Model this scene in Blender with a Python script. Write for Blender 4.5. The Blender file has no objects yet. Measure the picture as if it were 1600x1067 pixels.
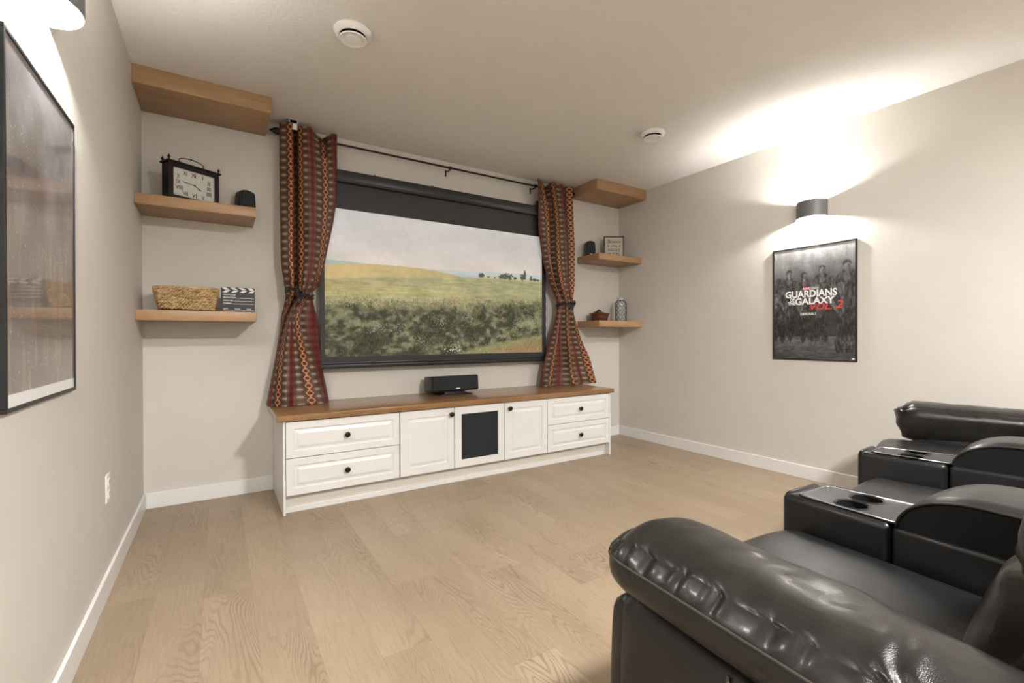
import bpy, bmesh, math, random
import numpy as np
from mathutils import Vector, Matrix, noise

random.seed(7)
C = bpy.context.scene.collection
scene = bpy.context.scene

# ------------------------------------------------------------------ room size (m)
W, H, DEEP = 4.3745, 2.74, 6.4        # left wall x=0, right wall x=W, screen wall y=0, rear wall y=-DEEP

# ------------------------------------------------------------------ camera
def basis(yaw, pitch, roll):
    F = Vector((math.sin(yaw), math.cos(yaw), 0)); R = Vector((math.cos(yaw), -math.sin(yaw), 0)); U = Vector((0, 0, 1))
    F2 = F*math.cos(pitch)+U*math.sin(pitch); U2 = -F*math.sin(pitch)+U*math.cos(pitch)
    R3 = R*math.cos(roll)+U2*math.sin(roll); U3 = -R*math.sin(roll)+U2*math.cos(roll)
    return R3, U3, F2
cam = bpy.data.cameras.new('camera'); co = bpy.data.objects.new('camera', cam); C.objects.link(co)
cR, cU, cF = basis(0.56576, -0.0046, -0.00253)
mw = Matrix.Identity(4)
for i in range(3):
    mw[i][0] = cR[i]; mw[i][1] = cU[i]; mw[i][2] = -cF[i]
mw[0][3], mw[1][3], mw[2][3] = 0.4271, -3.8822, 1.1286
co.matrix_world = mw
cam.sensor_width = 36; cam.lens = 720.5/1600*36; cam.shift_y = -2.25/1600; cam.clip_start = 0.02
scene.camera = co

# ------------------------------------------------------------------ world, exposure, lights
w = bpy.data.worlds.new('world'); scene.world = w; w.use_nodes = True
w.node_tree.nodes['Background'].inputs[0].default_value = (0.9, 0.92, 1, 1)
w.node_tree.nodes['Background'].inputs[1].default_value = 0.1
vs = scene.view_settings
vs.view_transform = 'Standard'; vs.look = 'None'; vs.gamma = 1; vs.use_curve_mapping = False
vs.exposure = 1.3
SCONCE_W = 20.0        # each of the two lamps in a sconce
FILL_W = 95.0          # unseen fill light added at the rear, shaped as a round ceiling fixture
LIGHT_COL = (1.0, 0.992, 0.982)

def lamp(name, kind, loc, energy, col=LIGHT_COL, **kw):
    l = bpy.data.lights.new(name, kind); l.energy = energy; l.color = col
    for k, v in kw.items(): setattr(l, k, v)
    o = bpy.data.objects.new(name, l); o.location = loc; C.objects.link(o)
    return o

# ------------------------------------------------------------------ helpers
def tag(o, label=None, cat=None, group=None, kind=None):
    if label: o['label'] = label
    if cat: o['category'] = cat
    if group: o['group'] = group
    if kind: o['kind'] = kind
    return o

def thing(name, loc, label, cat, group=None):
    o = bpy.data.objects.new(name, None); o.location = loc; o.empty_display_size = .05
    C.objects.link(o); tag(o, label, cat, group); return o

def wloc(o):
    v = Vector((0, 0, 0))
    while o is not None:
        v += Vector(o.location); o = o.parent
    return v

def link(name, bm, mat, parent=None, origin=None, smooth=None, label=None):
    """bm holds world coordinates; the object gets its own origin (parents are never rotated)"""
    if not isinstance(bm, bpy.types.Mesh):
        me = bpy.data.meshes.new(name)
        bmesh.ops.recalc_face_normals(bm, faces=bm.faces[:]) if getattr(bm, 'faces', None) and not name.startswith('_') else None
        bm.to_mesh(me); bm.free()
    else: me = bm
    n = len(me.vertices)
    a = np.empty(n*3); me.vertices.foreach_get('co', a); a = a.reshape(-1, 3)
    if origin is None:
        origin = Vector(((a[:, 0].min()+a[:, 0].max())/2, (a[:, 1].min()+a[:, 1].max())/2, a[:, 2].min()))
    origin = Vector(origin)
    a -= np.array(origin); me.vertices.foreach_set('co', a.ravel()); me.update()
    o = bpy.data.objects.new(name, me); C.objects.link(o)
    if mat is not None:
        for m in (mat if isinstance(mat, (list, tuple)) else [mat]): me.materials.append(m)
    if parent is not None:
        o.parent = parent; o.location = origin-wloc(parent)
    else: o.location = origin
    if smooth:
        for p in me.polygons: p.use_smooth = True
        if smooth is not True:
            bm2 = bmesh.new(); bm2.from_mesh(me); s = math.radians(smooth)
            for e in bm2.edges:
                if len(e.link_faces) == 2 and e.calc_face_angle(0) > s: e.smooth = False
            bm2.to_mesh(me); bm2.free()
    if label: o['label'] = label
    return o

def B(): return bmesh.new()

def box(bm, x0, x1, y0, y1, z0, z1, bev=0, seg=2, M=None):
    t = bmesh.new()
    bmesh.ops.create_cube(t, size=1)
    for v in t.verts:
        v.co = Vector(((x0+x1)/2+v.co.x*(x1-x0), (y0+y1)/2+v.co.y*(y1-y0), (z0+z1)/2+v.co.z*(z1-z0)))
    if bev: bmesh.ops.bevel(t, geom=t.edges[:], offset=bev, segments=seg, profile=.5, affect='EDGES')
    if M is not None: bmesh.ops.transform(t, matrix=M, verts=t.verts)
    merge(bm, t); return bm

def merge(bm, t):
    me = bpy.data.meshes.new('tmp'); t.to_mesh(me); t.free(); bm.from_mesh(me); bpy.data.meshes.remove(me)

def rbox(bm, cx, cy, cz, sx, sy, sz, r, n=(8, 16, 6), deform=None, M=None, cache=None):
    """puffy rounded box: grid surface, rounded by radius r (or (rx,ry,rz)); deform(u,v,w,co)->co with u,v,w in -1..1"""
    rx, ry, rz = (r if isinstance(r, tuple) else (r, r, r))
    vmap = {}
    def vert(i, j, k):
        key = (i, j, k)
        if key in vmap: return vmap[key]
        u, v, q = 2*i/n[0]-1, 2*j/n[1]-1, 2*k/n[2]-1
        # denser towards the ends
        p = [math.sin(t*math.pi/2*.9)/math.sin(math.pi/2*.9) for t in (u, v, q)]
        co = Vector((p[0]*sx/2, p[1]*sy/2, p[2]*sz/2))
        inner = Vector((max(-sx/2+rx, min(sx/2-rx, co.x)), max(-sy/2+ry, min(sy/2-ry, co.y)), max(-sz/2+rz, min(sz/2-rz, co.z))))
        d = co-inner; dn = Vector((d.x/rx if rx else 0, d.y/ry if ry else 0, d.z/rz if rz else 0))
        if dn.length > 1e-9:
            m = max(abs(dn.x), abs(dn.y), abs(dn.z)); dn = dn.normalized()*m
            co = inner+Vector((dn.x*rx, dn.y*ry, dn.z*rz))
        if deform: co = deform(u, v, q, co)
        co = Vector((cx, cy, cz))+co
        if M is not None: co = M @ co
        vv = bm.verts.new(co); vmap[key] = vv
        if cache is not None: cache[key] = co.copy()
        return vv
    for a in (0, n[0]):
        for j in range(n[1]):
            for k in range(n[2]):
                f = [vert(a, j, k), vert(a, j+1, k), vert(a, j+1, k+1), vert(a, j, k+1)]
                bm.faces.new(f if a else f[::-1])
    for b in (0, n[1]):
        for i in range(n[0]):
            for k in range(n[2]):
                f = [vert(i, b, k), vert(i, b, k+1), vert(i+1, b, k+1), vert(i+1, b, k)]
                bm.faces.new(f if b else f[::-1])
    for c in (0, n[2]):
        for i in range(n[0]):
            for j in range(n[1]):
                f = [vert(i, j, c), vert(i+1, j, c), vert(i+1, j+1, c), vert(i, j+1, c)]
                bm.faces.new(f if c else f[::-1])
    return bm

def tube(bm, pts, r, seg=8, closed=False, caps=True):
    pts = [Vector(p) for p in pts]; n = len(pts); rings = []
    up = None
    for i, p in enumerate(pts):
        if closed: d = pts[(i+1) % n]-pts[i-1]
        else: d = pts[min(i+1, n-1)]-pts[max(i-1, 0)]
        d.normalize()
        if up is None:
            up = Vector((0, 0, 1)) if abs(d.z) < .9 else Vector((1, 0, 0))
        a = d.cross(up)
        if a.length < 1e-4: a = d.cross(Vector((1, .3, 0)))
        a.normalize(); b = a.cross(d).normalized(); up = b
        rr = r[i] if isinstance(r, (list, tuple)) else r
        rings.append([bm.verts.new(p+a*math.cos(t)*rr+b*math.sin(t)*rr) for t in [2*math.pi*k/seg for k in range(seg)]])
    for i in range(n if closed else n-1):
        A, Bq = rings[i], rings[(i+1) % n]
        for k in range(seg):
            bm.faces.new([A[k], A[(k+1) % seg], Bq[(k+1) % seg], Bq[k]])
    if caps and not closed:
        bm.faces.new(rings[0]); bm.faces.new(rings[-1][::-1])
    return bm

def lathe(bm, prof, c=(0, 0, 0), seg=32, axis='z', M=None):
    """prof = [(r, h)...]"""
    c = Vector(c); rings = []
    for r, h in prof:
        ring = []
        for k in range(seg):
            t = 2*math.pi*k/seg
            v = Vector((r*math.cos(t), r*math.sin(t), h))
            if axis == 'y': v = Vector((v.x, v.z, v.y))
            if axis == 'x': v = Vector((v.z, v.x, v.y))
            v = v+c
            if M is not None: v = M @ v
            ring.append(bm.verts.new(v))
        rings.append(ring)
    for i in range(len(rings)-1):
        for k in range(seg):
            bm.faces.new([rings[i][k], rings[i][(k+1) % seg], rings[i+1][(k+1) % seg], rings[i+1][k]])
    bmesh.ops.remove_doubles(bm, verts=bm.verts, dist=1e-6)
    return bm

def text_mesh(s, size, M, depth=.0006, bold=0.0, align='CENTER', spacing=1.0, shear=0, width=None):
    cu = bpy.data.curves.new('t', 'FONT'); cu.body = s; cu.size = size; cu.extrude = depth; cu.align_x = align
    cu.offset = bold*size; cu.space_character = spacing; cu.shear = shear; cu.resolution_u = 3
    o = bpy.data.objects.new('t', cu); C.objects.link(o)
    bpy.context.view_layer.update()
    dg = bpy.context.evaluated_depsgraph_get()
    me = bpy.data.meshes.new_from_object(o.evaluated_get(dg))
    C.objects.unlink(o); bpy.data.objects.remove(o)
    if width:
        xs = [v.co.x for v in me.vertices]; k = width/(max(xs)-min(xs))
        me.transform(Matrix.Diagonal((k, 1, 1, 1)))
    me.transform(M); return me

def join_meshes(ms, name='m'):
    bm = bmesh.new()
    for m in ms: bm.from_mesh(m)
    return bm

def sm(a, b, x):
    t = max(0, min(1, (x-a)/(b-a))); return t*t*(3-2*t)
def RZ(deg, c=(0, 0, 0)):
    c = Vector(c); return Matrix.Translation(c) @ Matrix.Rotation(math.radians(deg), 4, 'Z') @ Matrix.Translation(-c)

# ------------------------------------------------------------------ materials
def newmat(name):
    m = bpy.data.materials.new(name); m.use_nodes = True
    t = m.node_tree; b = t.nodes['Principled BSDF']; return m, t, b

class NT:
    def __init__(s, t): s.t = t
    def n(s, typ, **kw):
        x = s.t.nodes.new(typ)
        for k, v in kw.items(): setattr(x, k, v)
        return x
    def l(s, a, b): s.t.links.new(a, b)
    def put(s, sock, v):
        if isinstance(v, (int, float)): sock.default_value = v
        elif isinstance(v, (tuple, list)): sock.default_value = v
        else: s.l(v, sock)
    def m(s, op, a, b=None, c=None, clamp=False):
        x = s.n('ShaderNodeMath', operation=op, use_clamp=clamp); s.put(x.inputs[0], a)
        if b is not None: s.put(x.inputs[1], b)
        if c is not None: s.put(x.inputs[2], c)
        return x.outputs[0]
    def add(s, a, b): return s.m('ADD', a, b)
    def sub(s, a, b): return s.m('SUBTRACT', a, b)
    def mul(s, a, b): return s.m('MULTIPLY', a, b)
    def mix(s, f, a, b, typ='MIX'):
        x = s.n('ShaderNodeMix', data_type='RGBA', blend_type=typ); s.put(x.inputs[0], f)
        for k, v in ((6, a), (7, b)):
            if isinstance(v, tuple) and len(v) == 3: v = v+(1,)
            s.put(x.inputs[k], v)
        return x.outputs[2]
    def coord(s, which='Object'): return s.n('ShaderNodeTexCoord').outputs[which]
    def xyz(s, v):
        x = s.n('ShaderNodeSeparateXYZ'); s.l(v, x.inputs[0]); return x.outputs
    def comb(s, x, y, z=0.0):
        c = s.n('ShaderNodeCombineXYZ'); s.put(c.inputs[0], x); s.put(c.inputs[1], y); s.put(c.inputs[2], z); return c.outputs[0]
    def noise(s, vec, scale, detail=3, rough=.5, dist=0, out=0):
        x = s.n('ShaderNodeTexNoise'); s.l(vec, x.inputs['Vector']); x.inputs['Scale'].default_value = scale
        x.inputs['Detail'].default_value = detail; x.inputs['Roughness'].default_value = rough; x.inputs['Distortion'].default_value = dist
        return x.outputs[out]
    def map(s, vec, scale=(1, 1, 1), loc=(0, 0, 0)):
        x = s.n('ShaderNodeMapping'); s.l(vec, x.inputs[0]); x.inputs['Scale'].default_value = scale; x.inputs['Location'].default_value = loc; return x.outputs[0]
    def ramp(s, f, stops, interp='LINEAR'):
        x = s.n('ShaderNodeValToRGB'); s.l(f, x.inputs[0]); e = x.color_ramp.elements; x.color_ramp.interpolation = interp
        while len(e) < len(stops): e.new(.5)
        for k, (p, c) in enumerate(stops):
            e[k].position = p; e[k].color = (c+(1,)) if len(c) == 3 else c
        return x.outputs[0]
    def bump(s, h, strength, dist, b):
        x = s.n('ShaderNodeBump'); s.l(h, x.inputs['Height']); x.inputs['Strength'].default_value = strength
        x.inputs['Distance'].default_value = dist; s.l(x.outputs[0], b.inputs['Normal']); return x

def simple(name, col, rough=.5, metal=0, spec=.5, coat=0, bump=None, emit=None):
    m, t, b = newmat(name)
    b.inputs['Base Color'].default_value = col+(1,); b.inputs['Roughness'].default_value = rough
    b.inputs['Metallic'].default_value = metal; b.inputs['Specular IOR Level'].default_value = spec
    b.inputs['Coat Weight'].default_value = coat; b.inputs['Coat Roughness'].default_value = .05
    g = NT(t); v = g.coord()
    # a little natural variation, so nothing is perfectly even
    f = g.noise(v, 9, 4); dark = tuple(c*.93 for c in col)
    g.l(g.mix(f, col, dark), b.inputs['Base Color'])
    if bump: g.bump(g.noise(v, bump[0], 3), bump[1], bump[2], b)
    if emit:
        b.inputs['Emission Color'].default_value = emit[0]+(1,); b.inputs['Emission Strength'].default_value = emit[1]
    return m

M_wall = simple('wall_paint', (.645, .612, .560), .62, spec=.25, bump=(160, .12, .002))
M_ceil = simple('ceiling_texture', (.735, .705, .66), .9, spec=.1, bump=(55, .55, .006))
M_trim = simple('white_trim_paint', (.80, .79, .775), .35, spec=.4)
M_cab = simple('cabinet_white', (.745, .737, .715), .32, spec=.45)
M_toe = simple('kick_board_cream', (.68, .64, .57), .4, spec=.4)
M_black = simple('black_satin', (.010, .010, .011), .38)
M_blackmetal = simple('black_metal', (.018, .016, .015), .42, metal=.6)
M_bronze = simple('oil_rubbed_bronze', (.02, .015, .012), .4, metal=.7)
M_case = simple('screen_case_black', (.022, .023, .025), .33)
M_scrblack = simple('screen_black_fabric', (.011, .012, .0135), .55)
M_grille = simple('speaker_cloth', (.022, .025, .026), .85, spec=.2, bump=(900, .5, .001))
M_plastic = simple('white_plastic', (.84, .83, .80), .35)
M_dark = simple('dark_gap', (.01, .01, .01), .8)
M_nickel = simple('brushed_nickel', (.20, .205, .21), .5, metal=.6)
M_inner = simple('sconce_white_inside', (.9, .9, .88), .5)
M_letter = simple('white_lettering', (.8, .8, .78), .5)
M_letter_dark = simple('dark_lettering', (.03, .025, .02), .6)
M_letter_red = simple('red_lettering', (.72, .05, .05), .5)
M_glow = simple('lamp_glass', (1, .98, .94), .4, emit=((1, .96, .9), 14))
M_fillglow = simple('fill_lamp_glass', (1, .98, .94), .4, emit=((1, .96, .9), 5))  # glowing cover of the added fill fixture

def mat_wood(name, a, b_, rough, coat, axis='x', sc=1.0):
    m, t, b = newmat(name); g = NT(t); v = g.coord()
    st = {'x': (1.2, 14, 14), 'y': (14, 1.2, 14)}[axis]
    vv = g.map(v, tuple(k*sc for k in st))
    f1 = g.noise(vv, 1.6, 6, .6, .6); f2 = g.noise(g.map(v, tuple(k*6*sc for k in st)), 2.2, 3, .6)
    f = g.m('ADD', g.mul(f1, .75), g.mul(f2, .25))
    c = g.ramp(f, [(.3, b_), (.5, tuple((x+y)/2 for x, y in zip(a, b_))), (.68, a)])
    bl = g.noise(g.map(v, (2.5, 9, 9)), 1.3, 2)
    c = g.mix(g.mul(bl, .35), c, tuple(x*.55 for x in b_))
    g.l(c, b.inputs['Base Color']); b.inputs['Roughness'].default_value = rough
    b.inputs['Coat Weight'].default_value = coat; b.inputs['Coat Roughness'].default_value = .12
    g.bump(f2, .15, .001, b)
    return m
M_shelf = mat_wood('maple_shelf_stained', (.50, .315, .162), (.30, .165, .076), .45, .05)
M_counter = mat_wood('counter_wood_stained', (.36, .195, .078), (.21, .105, .040), .28, .35)

def mat_floor():
    m, t, b = newmat('oak_plank_floor'); g = NT(t); v = g.coord(); X, Y, Z = g.xyz(v)
    px = g.m('DIVIDE', X, .182); ix = g.m('FLOOR', px); fx = g.m('FRACT', px)
    wn = g.n('ShaderNodeTexWhiteNoise', noise_dimensions='1D'); g.l(ix, wn.inputs['W'])
    py = g.add(g.m('DIVIDE', Y, 1.24), g.mul(wn.outputs[0], 7)); iy = g.m('FLOOR', py); fy = g.m('FRACT', py)
    w2 = g.n('ShaderNodeTexWhiteNoise', noise_dimensions='2D'); g.l(g.comb(ix, iy), w2.inputs['Vector'])
    rid = w2.outputs[0]
    off = g.mul(rid, 37.0)
    # cathedral grain: rings of a stretched, warped field
    base = g.comb(g.add(g.mul(X, 5.2), off), g.add(g.mul(Y, .85), g.mul(rid, 11.0)), off)
    n1 = g.noise(base, 1.0, 2.0, .45, .25)
    rings = g.m('SINE', g.add(g.mul(n1, 290.0), g.mul(g.noise(g.comb(g.mul(X, 60), g.mul(Y, 14), off), 1.0, 2), 2.5)))
    rings = g.m('MULTIPLY_ADD', rings, .5, .5)
    rings = g.m('POWER', rings, 3.0)
    patch = g.noise(g.comb(g.add(g.mul(X, 3.0), off), g.add(g.mul(Y, .9), off), 3.0), 1.0, 2)
    patch = g.m('MULTIPLY', g.sub(patch, .40), 3.2, clamp=True)
    fine = g.noise(g.comb(g.add(g.mul(X, 120), off), g.mul(Y, 7), 0.0), 1.0, 5, .7)
    tone = g.noise(g.comb(g.add(g.mul(X, 2.2), off), g.mul(Y, .6), 1.0), 1.0, 2)
    c = g.ramp(g.add(g.mul(fine, .5), g.mul(tone, .5)), [(.3, (.235, .175, .115)), (.5, (.318, .244, .168)), (.7, (.395, .308, .216))])
    c = g.mix(g.mul(g.mul(rings, patch), .75), c, (.15, .098, .058))
    c = g.mix(g.mul(rid, .22), c, (.26, .19, .128))
    ex = g.m('MINIMUM', fx, g.sub(1.0, fx)); ey = g.m('MINIMUM', fy, g.sub(1.0, fy))
    sx_ = g.m('LESS_THAN', ex, .008); sy_ = g.m('LESS_THAN', ey, .0011)
    seam = g.m('MAXIMUM', sx_, sy_)
    c = g.mix(g.mul(seam, .22), c, (.16, .10, .06))
    g.l(c, b.inputs['Base Color']); b.inputs['Roughness'].default_value = .42; b.inputs['Specular IOR Level'].default_value = .35
    h = g.sub(g.add(g.mul(fine, .4), g.mul(g.mul(rings, patch), -.5)), seam)
    g.bump(h, .18, .0015, b)
    return m
M_floor = mat_floor()

def mat_leather(name, col=(.0055, .0056, .006), rough=.32, wr=1.0):
    m, t, b = newmat(name); g = NT(t); v = g.coord()
    vo = g.n('ShaderNodeTexVoronoi', feature='DISTANCE_TO_EDGE'); g.l(v, vo.inputs['Vector']); vo.inputs['Scale'].default_value = 430
    pores = g.mul(g.m('MINIMUM', vo.outputs[0], .14), .8)
    n1 = g.noise(v, 9, 2, .5, .3); n2 = g.noise(g.map(v, (40, 12, 30)), 1, 2, .5, .4)
    h = g.add(g.mul(pores, .9), g.add(g.mul(n1, 1.2*wr), g.mul(n2, 1.0*wr)))
    g.bump(h, .27, .0035, b)
    g.l(g.mix(n1, col, tuple(c*1.9 for c in col)), b.inputs['Base Color'])
    g.l(g.m('MULTIPLY_ADD', n1, .16, rough-.08), b.inputs['Roughness'])
    b.inputs['Specular IOR Level'].default_value = .30
    b.inputs['Coat Weight'].default_value = .14; b.inputs['Coat Roughness'].default_value = .18
    return m
M_leather = mat_leather('black_leather')
M_leather_worn = mat_leather('black_leather_creased', (.0078, .0070, .0062), .29, 1.5)
M_thread = simple('seam_thread', (.030, .022, .015), .6)
M_tray = simple('tray_plastic', (.018, .019, .021), .34, spec=.35, bump=(260, .3, .001))

def mat_curtain():
    m, t, b = newmat('curtain_jacquard'); g = NT(t)
    uv = g.n('ShaderNodeUVMap'); uv.uv_map = 'UVMap'
    U, V, _ = g.xyz(uv.outputs[0])          # U counts pattern columns, V metres
    col = g.m('FLOOR', U); lx = g.sub(g.m('FRACT', U), .5)      # -.5 .. .5
    c4 = g.m('FLOORED_MODULO', col, 4.0)
    odd = g.m('FLOORED_MODULO', col, 2.0)
    ly = g.sub(g.m('FRACT', g.add(g.m('DIVIDE', V, .054), g.mul(odd, .5))), .5)
    cosy = g.m('COSINE', g.mul(ly, 2*math.pi))
    ax = g.m('ABSOLUTE', lx)
    is0 = g.m('COMPARE', c4, 0.0, .1); is2 = g.m('COMPARE', c4, 2.0, .1)
    # chain (orange column): waisted band with a dark oval inside each bulge
    edge = g.m('MULTIPLY_ADD', cosy, .17, .26)
    band = g.m('LESS_THAN', ax, edge)
    def ell(a, bb): return g.m('SQRT', g.add(g.m('POWER', g.m('DIVIDE', ax, a), 2.0), g.m('POWER', g.m('ABSOLUTE', g.m('DIVIDE', ly, bb)), 2.0)))
    hole = g.m('LESS_THAN', ell(.27, .235), 1.0)
    brown = (.075, .034, .022); red = (.135, .020, .016); orange = (.56, .235, .07); beige = (.29, .24, .17); tan = (.24, .15, .075); dred = (.080, .010, .009)
    chain = g.mix(band, brown, orange); chain = g.mix(hole, chain, dred)
    oval = g.m('LESS_THAN', ell(.34, .165), 1.0); oval2 = g.m('LESS_THAN', ell(.40, .215), 1.0)
    ring = g.m('SUBTRACT', g.m('LESS_THAN', ell(.47, .285), 1.0), g.m('LESS_THAN', ell(.43, .25), 1.0))
    bei = g.mix(ring, brown, tan); bei = g.mix(oval2, bei, (.10, .06, .035)); bei = g.mix(oval, bei, beige)
    redb = g.m('LESS_THAN', ax, g.m('MULTIPLY_ADD', cosy, .10, .40))
    re = g.mix(redb, (.16, .085, .045), red)
    ro = g.m('LESS_THAN', ell(.25, .22), 1.0); re = g.mix(ro, re, dred)
    c = g.mix(is0, bei, chain); c = g.mix(is2, c, re)
    thread = g.noise(g.map(uv.outputs[0], (60, 900, 1)), 1, 2)
    c = g.mix(g.mul(thread, .35), c, (.03, .015, .012))
    g.l(c, b.inputs['Base Color']); b.inputs['Roughness'].default_value = .48
    b.inputs['Specular IOR Level'].default_value = .3
    g.bump(thread, .3, .001, b)
    return m
M_curtain = mat_curtain()

def mat_attr(name, rough, coat, emit=0, spec=.5, wavy=0):
    m, t, b = newmat(name); g = NT(t)
    a = g.n('ShaderNodeAttribute'); a.attribute_name = 'Col'
    g.l(a.outputs['Color'], b.inputs['Base Color'])
    b.inputs['Roughness'].default_value = rough; b.inputs['Coat Weight'].default_value = coat; b.inputs['Coat Roughness'].default_value = .02
    b.inputs['Specular IOR Level'].default_value = spec
    if emit:
        g.l(a.outputs['Color'], b.inputs['Emission Color']); b.inputs['Emission Strength'].default_value = emit
    if wavy:
        x = g.n('ShaderNodeBump'); g.l(g.noise(g.coord(), 3.5, 1), x.inputs['Height']); x.inputs['Strength'].default_value = wavy; x.inputs['Distance'].default_value = .01
        g.l(x.outputs[0], b.inputs['Coat Normal']); g.l(x.outputs[0], b.inputs['Normal'])
    return m
M_picture = mat_attr('projected_picture', .6, 0, emit=.22, spec=.2)
M_poster = mat_attr('poster_print_under_acrylic', .45, .7)
M_poster_wavy = mat_attr('poster_print_under_acrylic_wavy', .35, 1.0, wavy=.05)

# ------------------------------------------------------------------ room shell
def struct(name, bm, mat, **kw):
    o = link(name, bm, mat, **kw); o['kind'] = 'structure'; return o
T = .12
struct('floor', box(B(), -T, W+T, -DEEP-T, T, -.08, 0), M_floor, origin=(0, 0, 0))
struct('ceiling', box(B(), -T, W+T, -DEEP-T, T, H, H+.08), M_ceil)
struct('wall_left', box(B(), -T, 0, -DEEP, 0, 0, H), M_wall)
struct('wall_right', box(B(), W, W+T, -DEEP, 0, 0, H), M_wall)
struct('wall_front', box(B(), -T, W+T, 0, T, 0, H), M_wall)
struct('wall_rear', box(B(), -T, W+T, -DEEP-T, -DEEP, 0, H), M_wall)
def baseboard(name, x0, x1, y0, y1):
    struct(name, box(B(), x0, x1, y0, y1, 0, .104, .0025, 2), M_trim)
b_ = .014
baseboard('baseboard_left', .0005, b_, -DEEP, -.0005)
baseboard('baseboard_right', W-b_, W-.0005, -DEEP, -.0005)
baseboard('baseboard_front', b_, .764, -b_, -.0005)
baseboard('baseboard_front', 3.609, W-b_, -b_, -.0005)
baseboard('baseboard_rear', b_, W-b_, -DEEP+.0005, -DEEP+b_)

# ------------------------------------------------------------------ floating shelves
def shelf(x0, x1, d, z0, z1, label):
    o = link('floating_shelf', box(B(), x0, x1, -d, -.0005, z0, z1, .003, 2), M_shelf, smooth=30)
    tag(o, label, 'shelf', 'floating wood shelves')
ST = 2.008; SB = 1.307
shelf(.0005, .727, .418, 2.632, H-.0005, 'thick long maple shelf tight under the ceiling left of the curtains')
shelf(3.652, W-.0005, .412, 2.632, H-.0005, 'thick maple shelf tight under the ceiling in the right corner')
shelf(.0005, .640, .343, 1.942, ST, 'maple shelf carrying the roman numeral clock in the left corner')
shelf(.0005, .640, .343, 1.242, SB, 'maple shelf carrying the woven basket and clapperboard')
shelf(3.741, W-.0005, .343, 1.942, ST, 'maple shelf carrying the framed sign in the right corner')
shelf(3.741, W-.0005, .343, 1.242, SB, 'maple shelf carrying the bowl and lattice bottle')

# ------------------------------------------------------------------ media cabinet
cab = thing('media_cabinet', (2.186, -.31, 0), 'long low white cabinet with raised panels standing under the projection screen', 'cabinet')
FY = -.622
bm = B(); box(bm, .782, 3.590, -.600, -.001, .12, .597); link('carcass', bm, M_dark, cab)
for x0, x1 in ((.765, .780), (3.592, 3.608)):
    link('side_panel', box(B(), x0, x1, -.640, -.001, 0, .5995, .0015), M_cab, cab)
bm = B(); box(bm, .7805, 3.5915, -.585, -.57, 0, .12); link('kick_board', bm, M_toe, cab)
bm = B(); box(bm, .7805, 3.56, -.593, -.5853, 0, .035, .002); link('kick_trim', bm, M_cab, cab)

def panel_front(bm, x0, x1, z0, z1, yb, yf, hole=False, m=.045):
    """raised panel: flat rim, a step down, then a sloped rise to a flat field"""
    loops = [(0, yb), (0, yf+.002), (.002, yf)]
    if hole:
        loops += [(m, yf), (m, yf+.012)]
    else:
        loops += [(m, yf), (m+.004, yf+.006), (m+.014, yf+.006), (m+.032, yf+.0005)]
    prev = None
    for ins, y in loops:
        vs_ = [bm.verts.new((x0+ins, y, z0+ins)), bm.verts.new((x1-ins, y, z0+ins)), bm.verts.new((x1-ins, y, z1-ins)), bm.verts.new((x0+ins, y, z1-ins))]
        if prev:
            for k in range(4): bm.faces.new([prev[k], prev[(k+1) % 4], vs_[(k+1) % 4], vs_[k]])
        else: bm.faces.new(vs_[::-1])
        prev = vs_
    bm.faces.new(prev)
    return bm
def knob(x, z, parent):
    link('knob', lathe(B(), [(.0, 0), (.010, 0), (.008, -.006), (.0065, -.014), (.015, -.018), (.0185, -.023), (.0185, -.027), (.013, -.031), (0, -.032)], (x, -.6415, z), 24, 'y'), M_bronze, parent, smooth=40, label='black round knob')
ZM = .360
for x0, x1, kx in ((.7825, 1.522, 1.156), (2.853, 3.589, 3.222)):
    for z0, z1 in ((.122, ZM-.002), (ZM+.002, .5935)):
        d = link('drawer', panel_front(B(), x0, x1, z0, z1, -.602, -.641), M_cab, cab)
        knob(kx, (z0+z1)/2+.002, d)
d = link('door', panel_front(B(), 1.528, 1.955, .122, .5935, -.602, -.641, m=.055), M_cab, cab); knob(1.926, .545, d)
d = link('door', panel_front(B(), 1.960, 2.408, .122, .5935, -.602, -.641, True, .058), M_cab, cab)
link('grille', box(B(), 2.019, 2.349, -.6335, -.6295, .181, .535), M_grille, d, label='black cloth speaker grille set in the middle door')
d = link('door', panel_front(B(), 2.413, 2.848, .122, .5935, -.602, -.641, m=.055), M_cab, cab); knob(2.455, .545, d)
o = link('countertop', box(B(), .728, 3.642, -.658, -.001, .600, .640, .004, 3), M_counter, smooth=30)
tag(o, 'continuous stained wood top lying on the white media cabinet', 'countertop')

# ------------------------------------------------------------------ picture grids
def srgb(c): 
    c = np.asarray(c, float)/255.0
    return np.where(c <= .04045, c/12.92, ((c+.055)/1.055)**2.4)
rng = np.random.default_rng(5)
def vnoise(nx, ny, fx, fy, seed=0):
    r = np.random.default_rng(seed); gx, gy = int(fx)+2, int(fy)+2
    G = r.random((gy, gx)); x = np.linspace(0, fx, nx, endpoint=False); y = np.linspace(0, fy, ny, endpoint=False)
    xi = x.astype(int); yi = y.astype(int); tx = x-xi; ty = y-yi; tx = tx*tx*(3-2*tx); ty = ty*ty*(3-2*ty)
    a = G[yi][:, xi]; b = G[yi][:, xi+1]; c = G[yi+1][:, xi]; d = G[yi+1][:, xi+1]
    return (a*(1-tx)+b*tx)*(1-ty)[:, None]+(c*(1-tx)+d*tx)*ty[:, None]
def fbm(nx, ny, fx, fy, o=4, seed=0):
    s = 0; t = 0
    for k in range(o):
        s = s+vnoise(nx, ny, fx*2**k, fy*2**k, seed+k)*.5**k; t += .5**k
    return s/t
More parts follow.
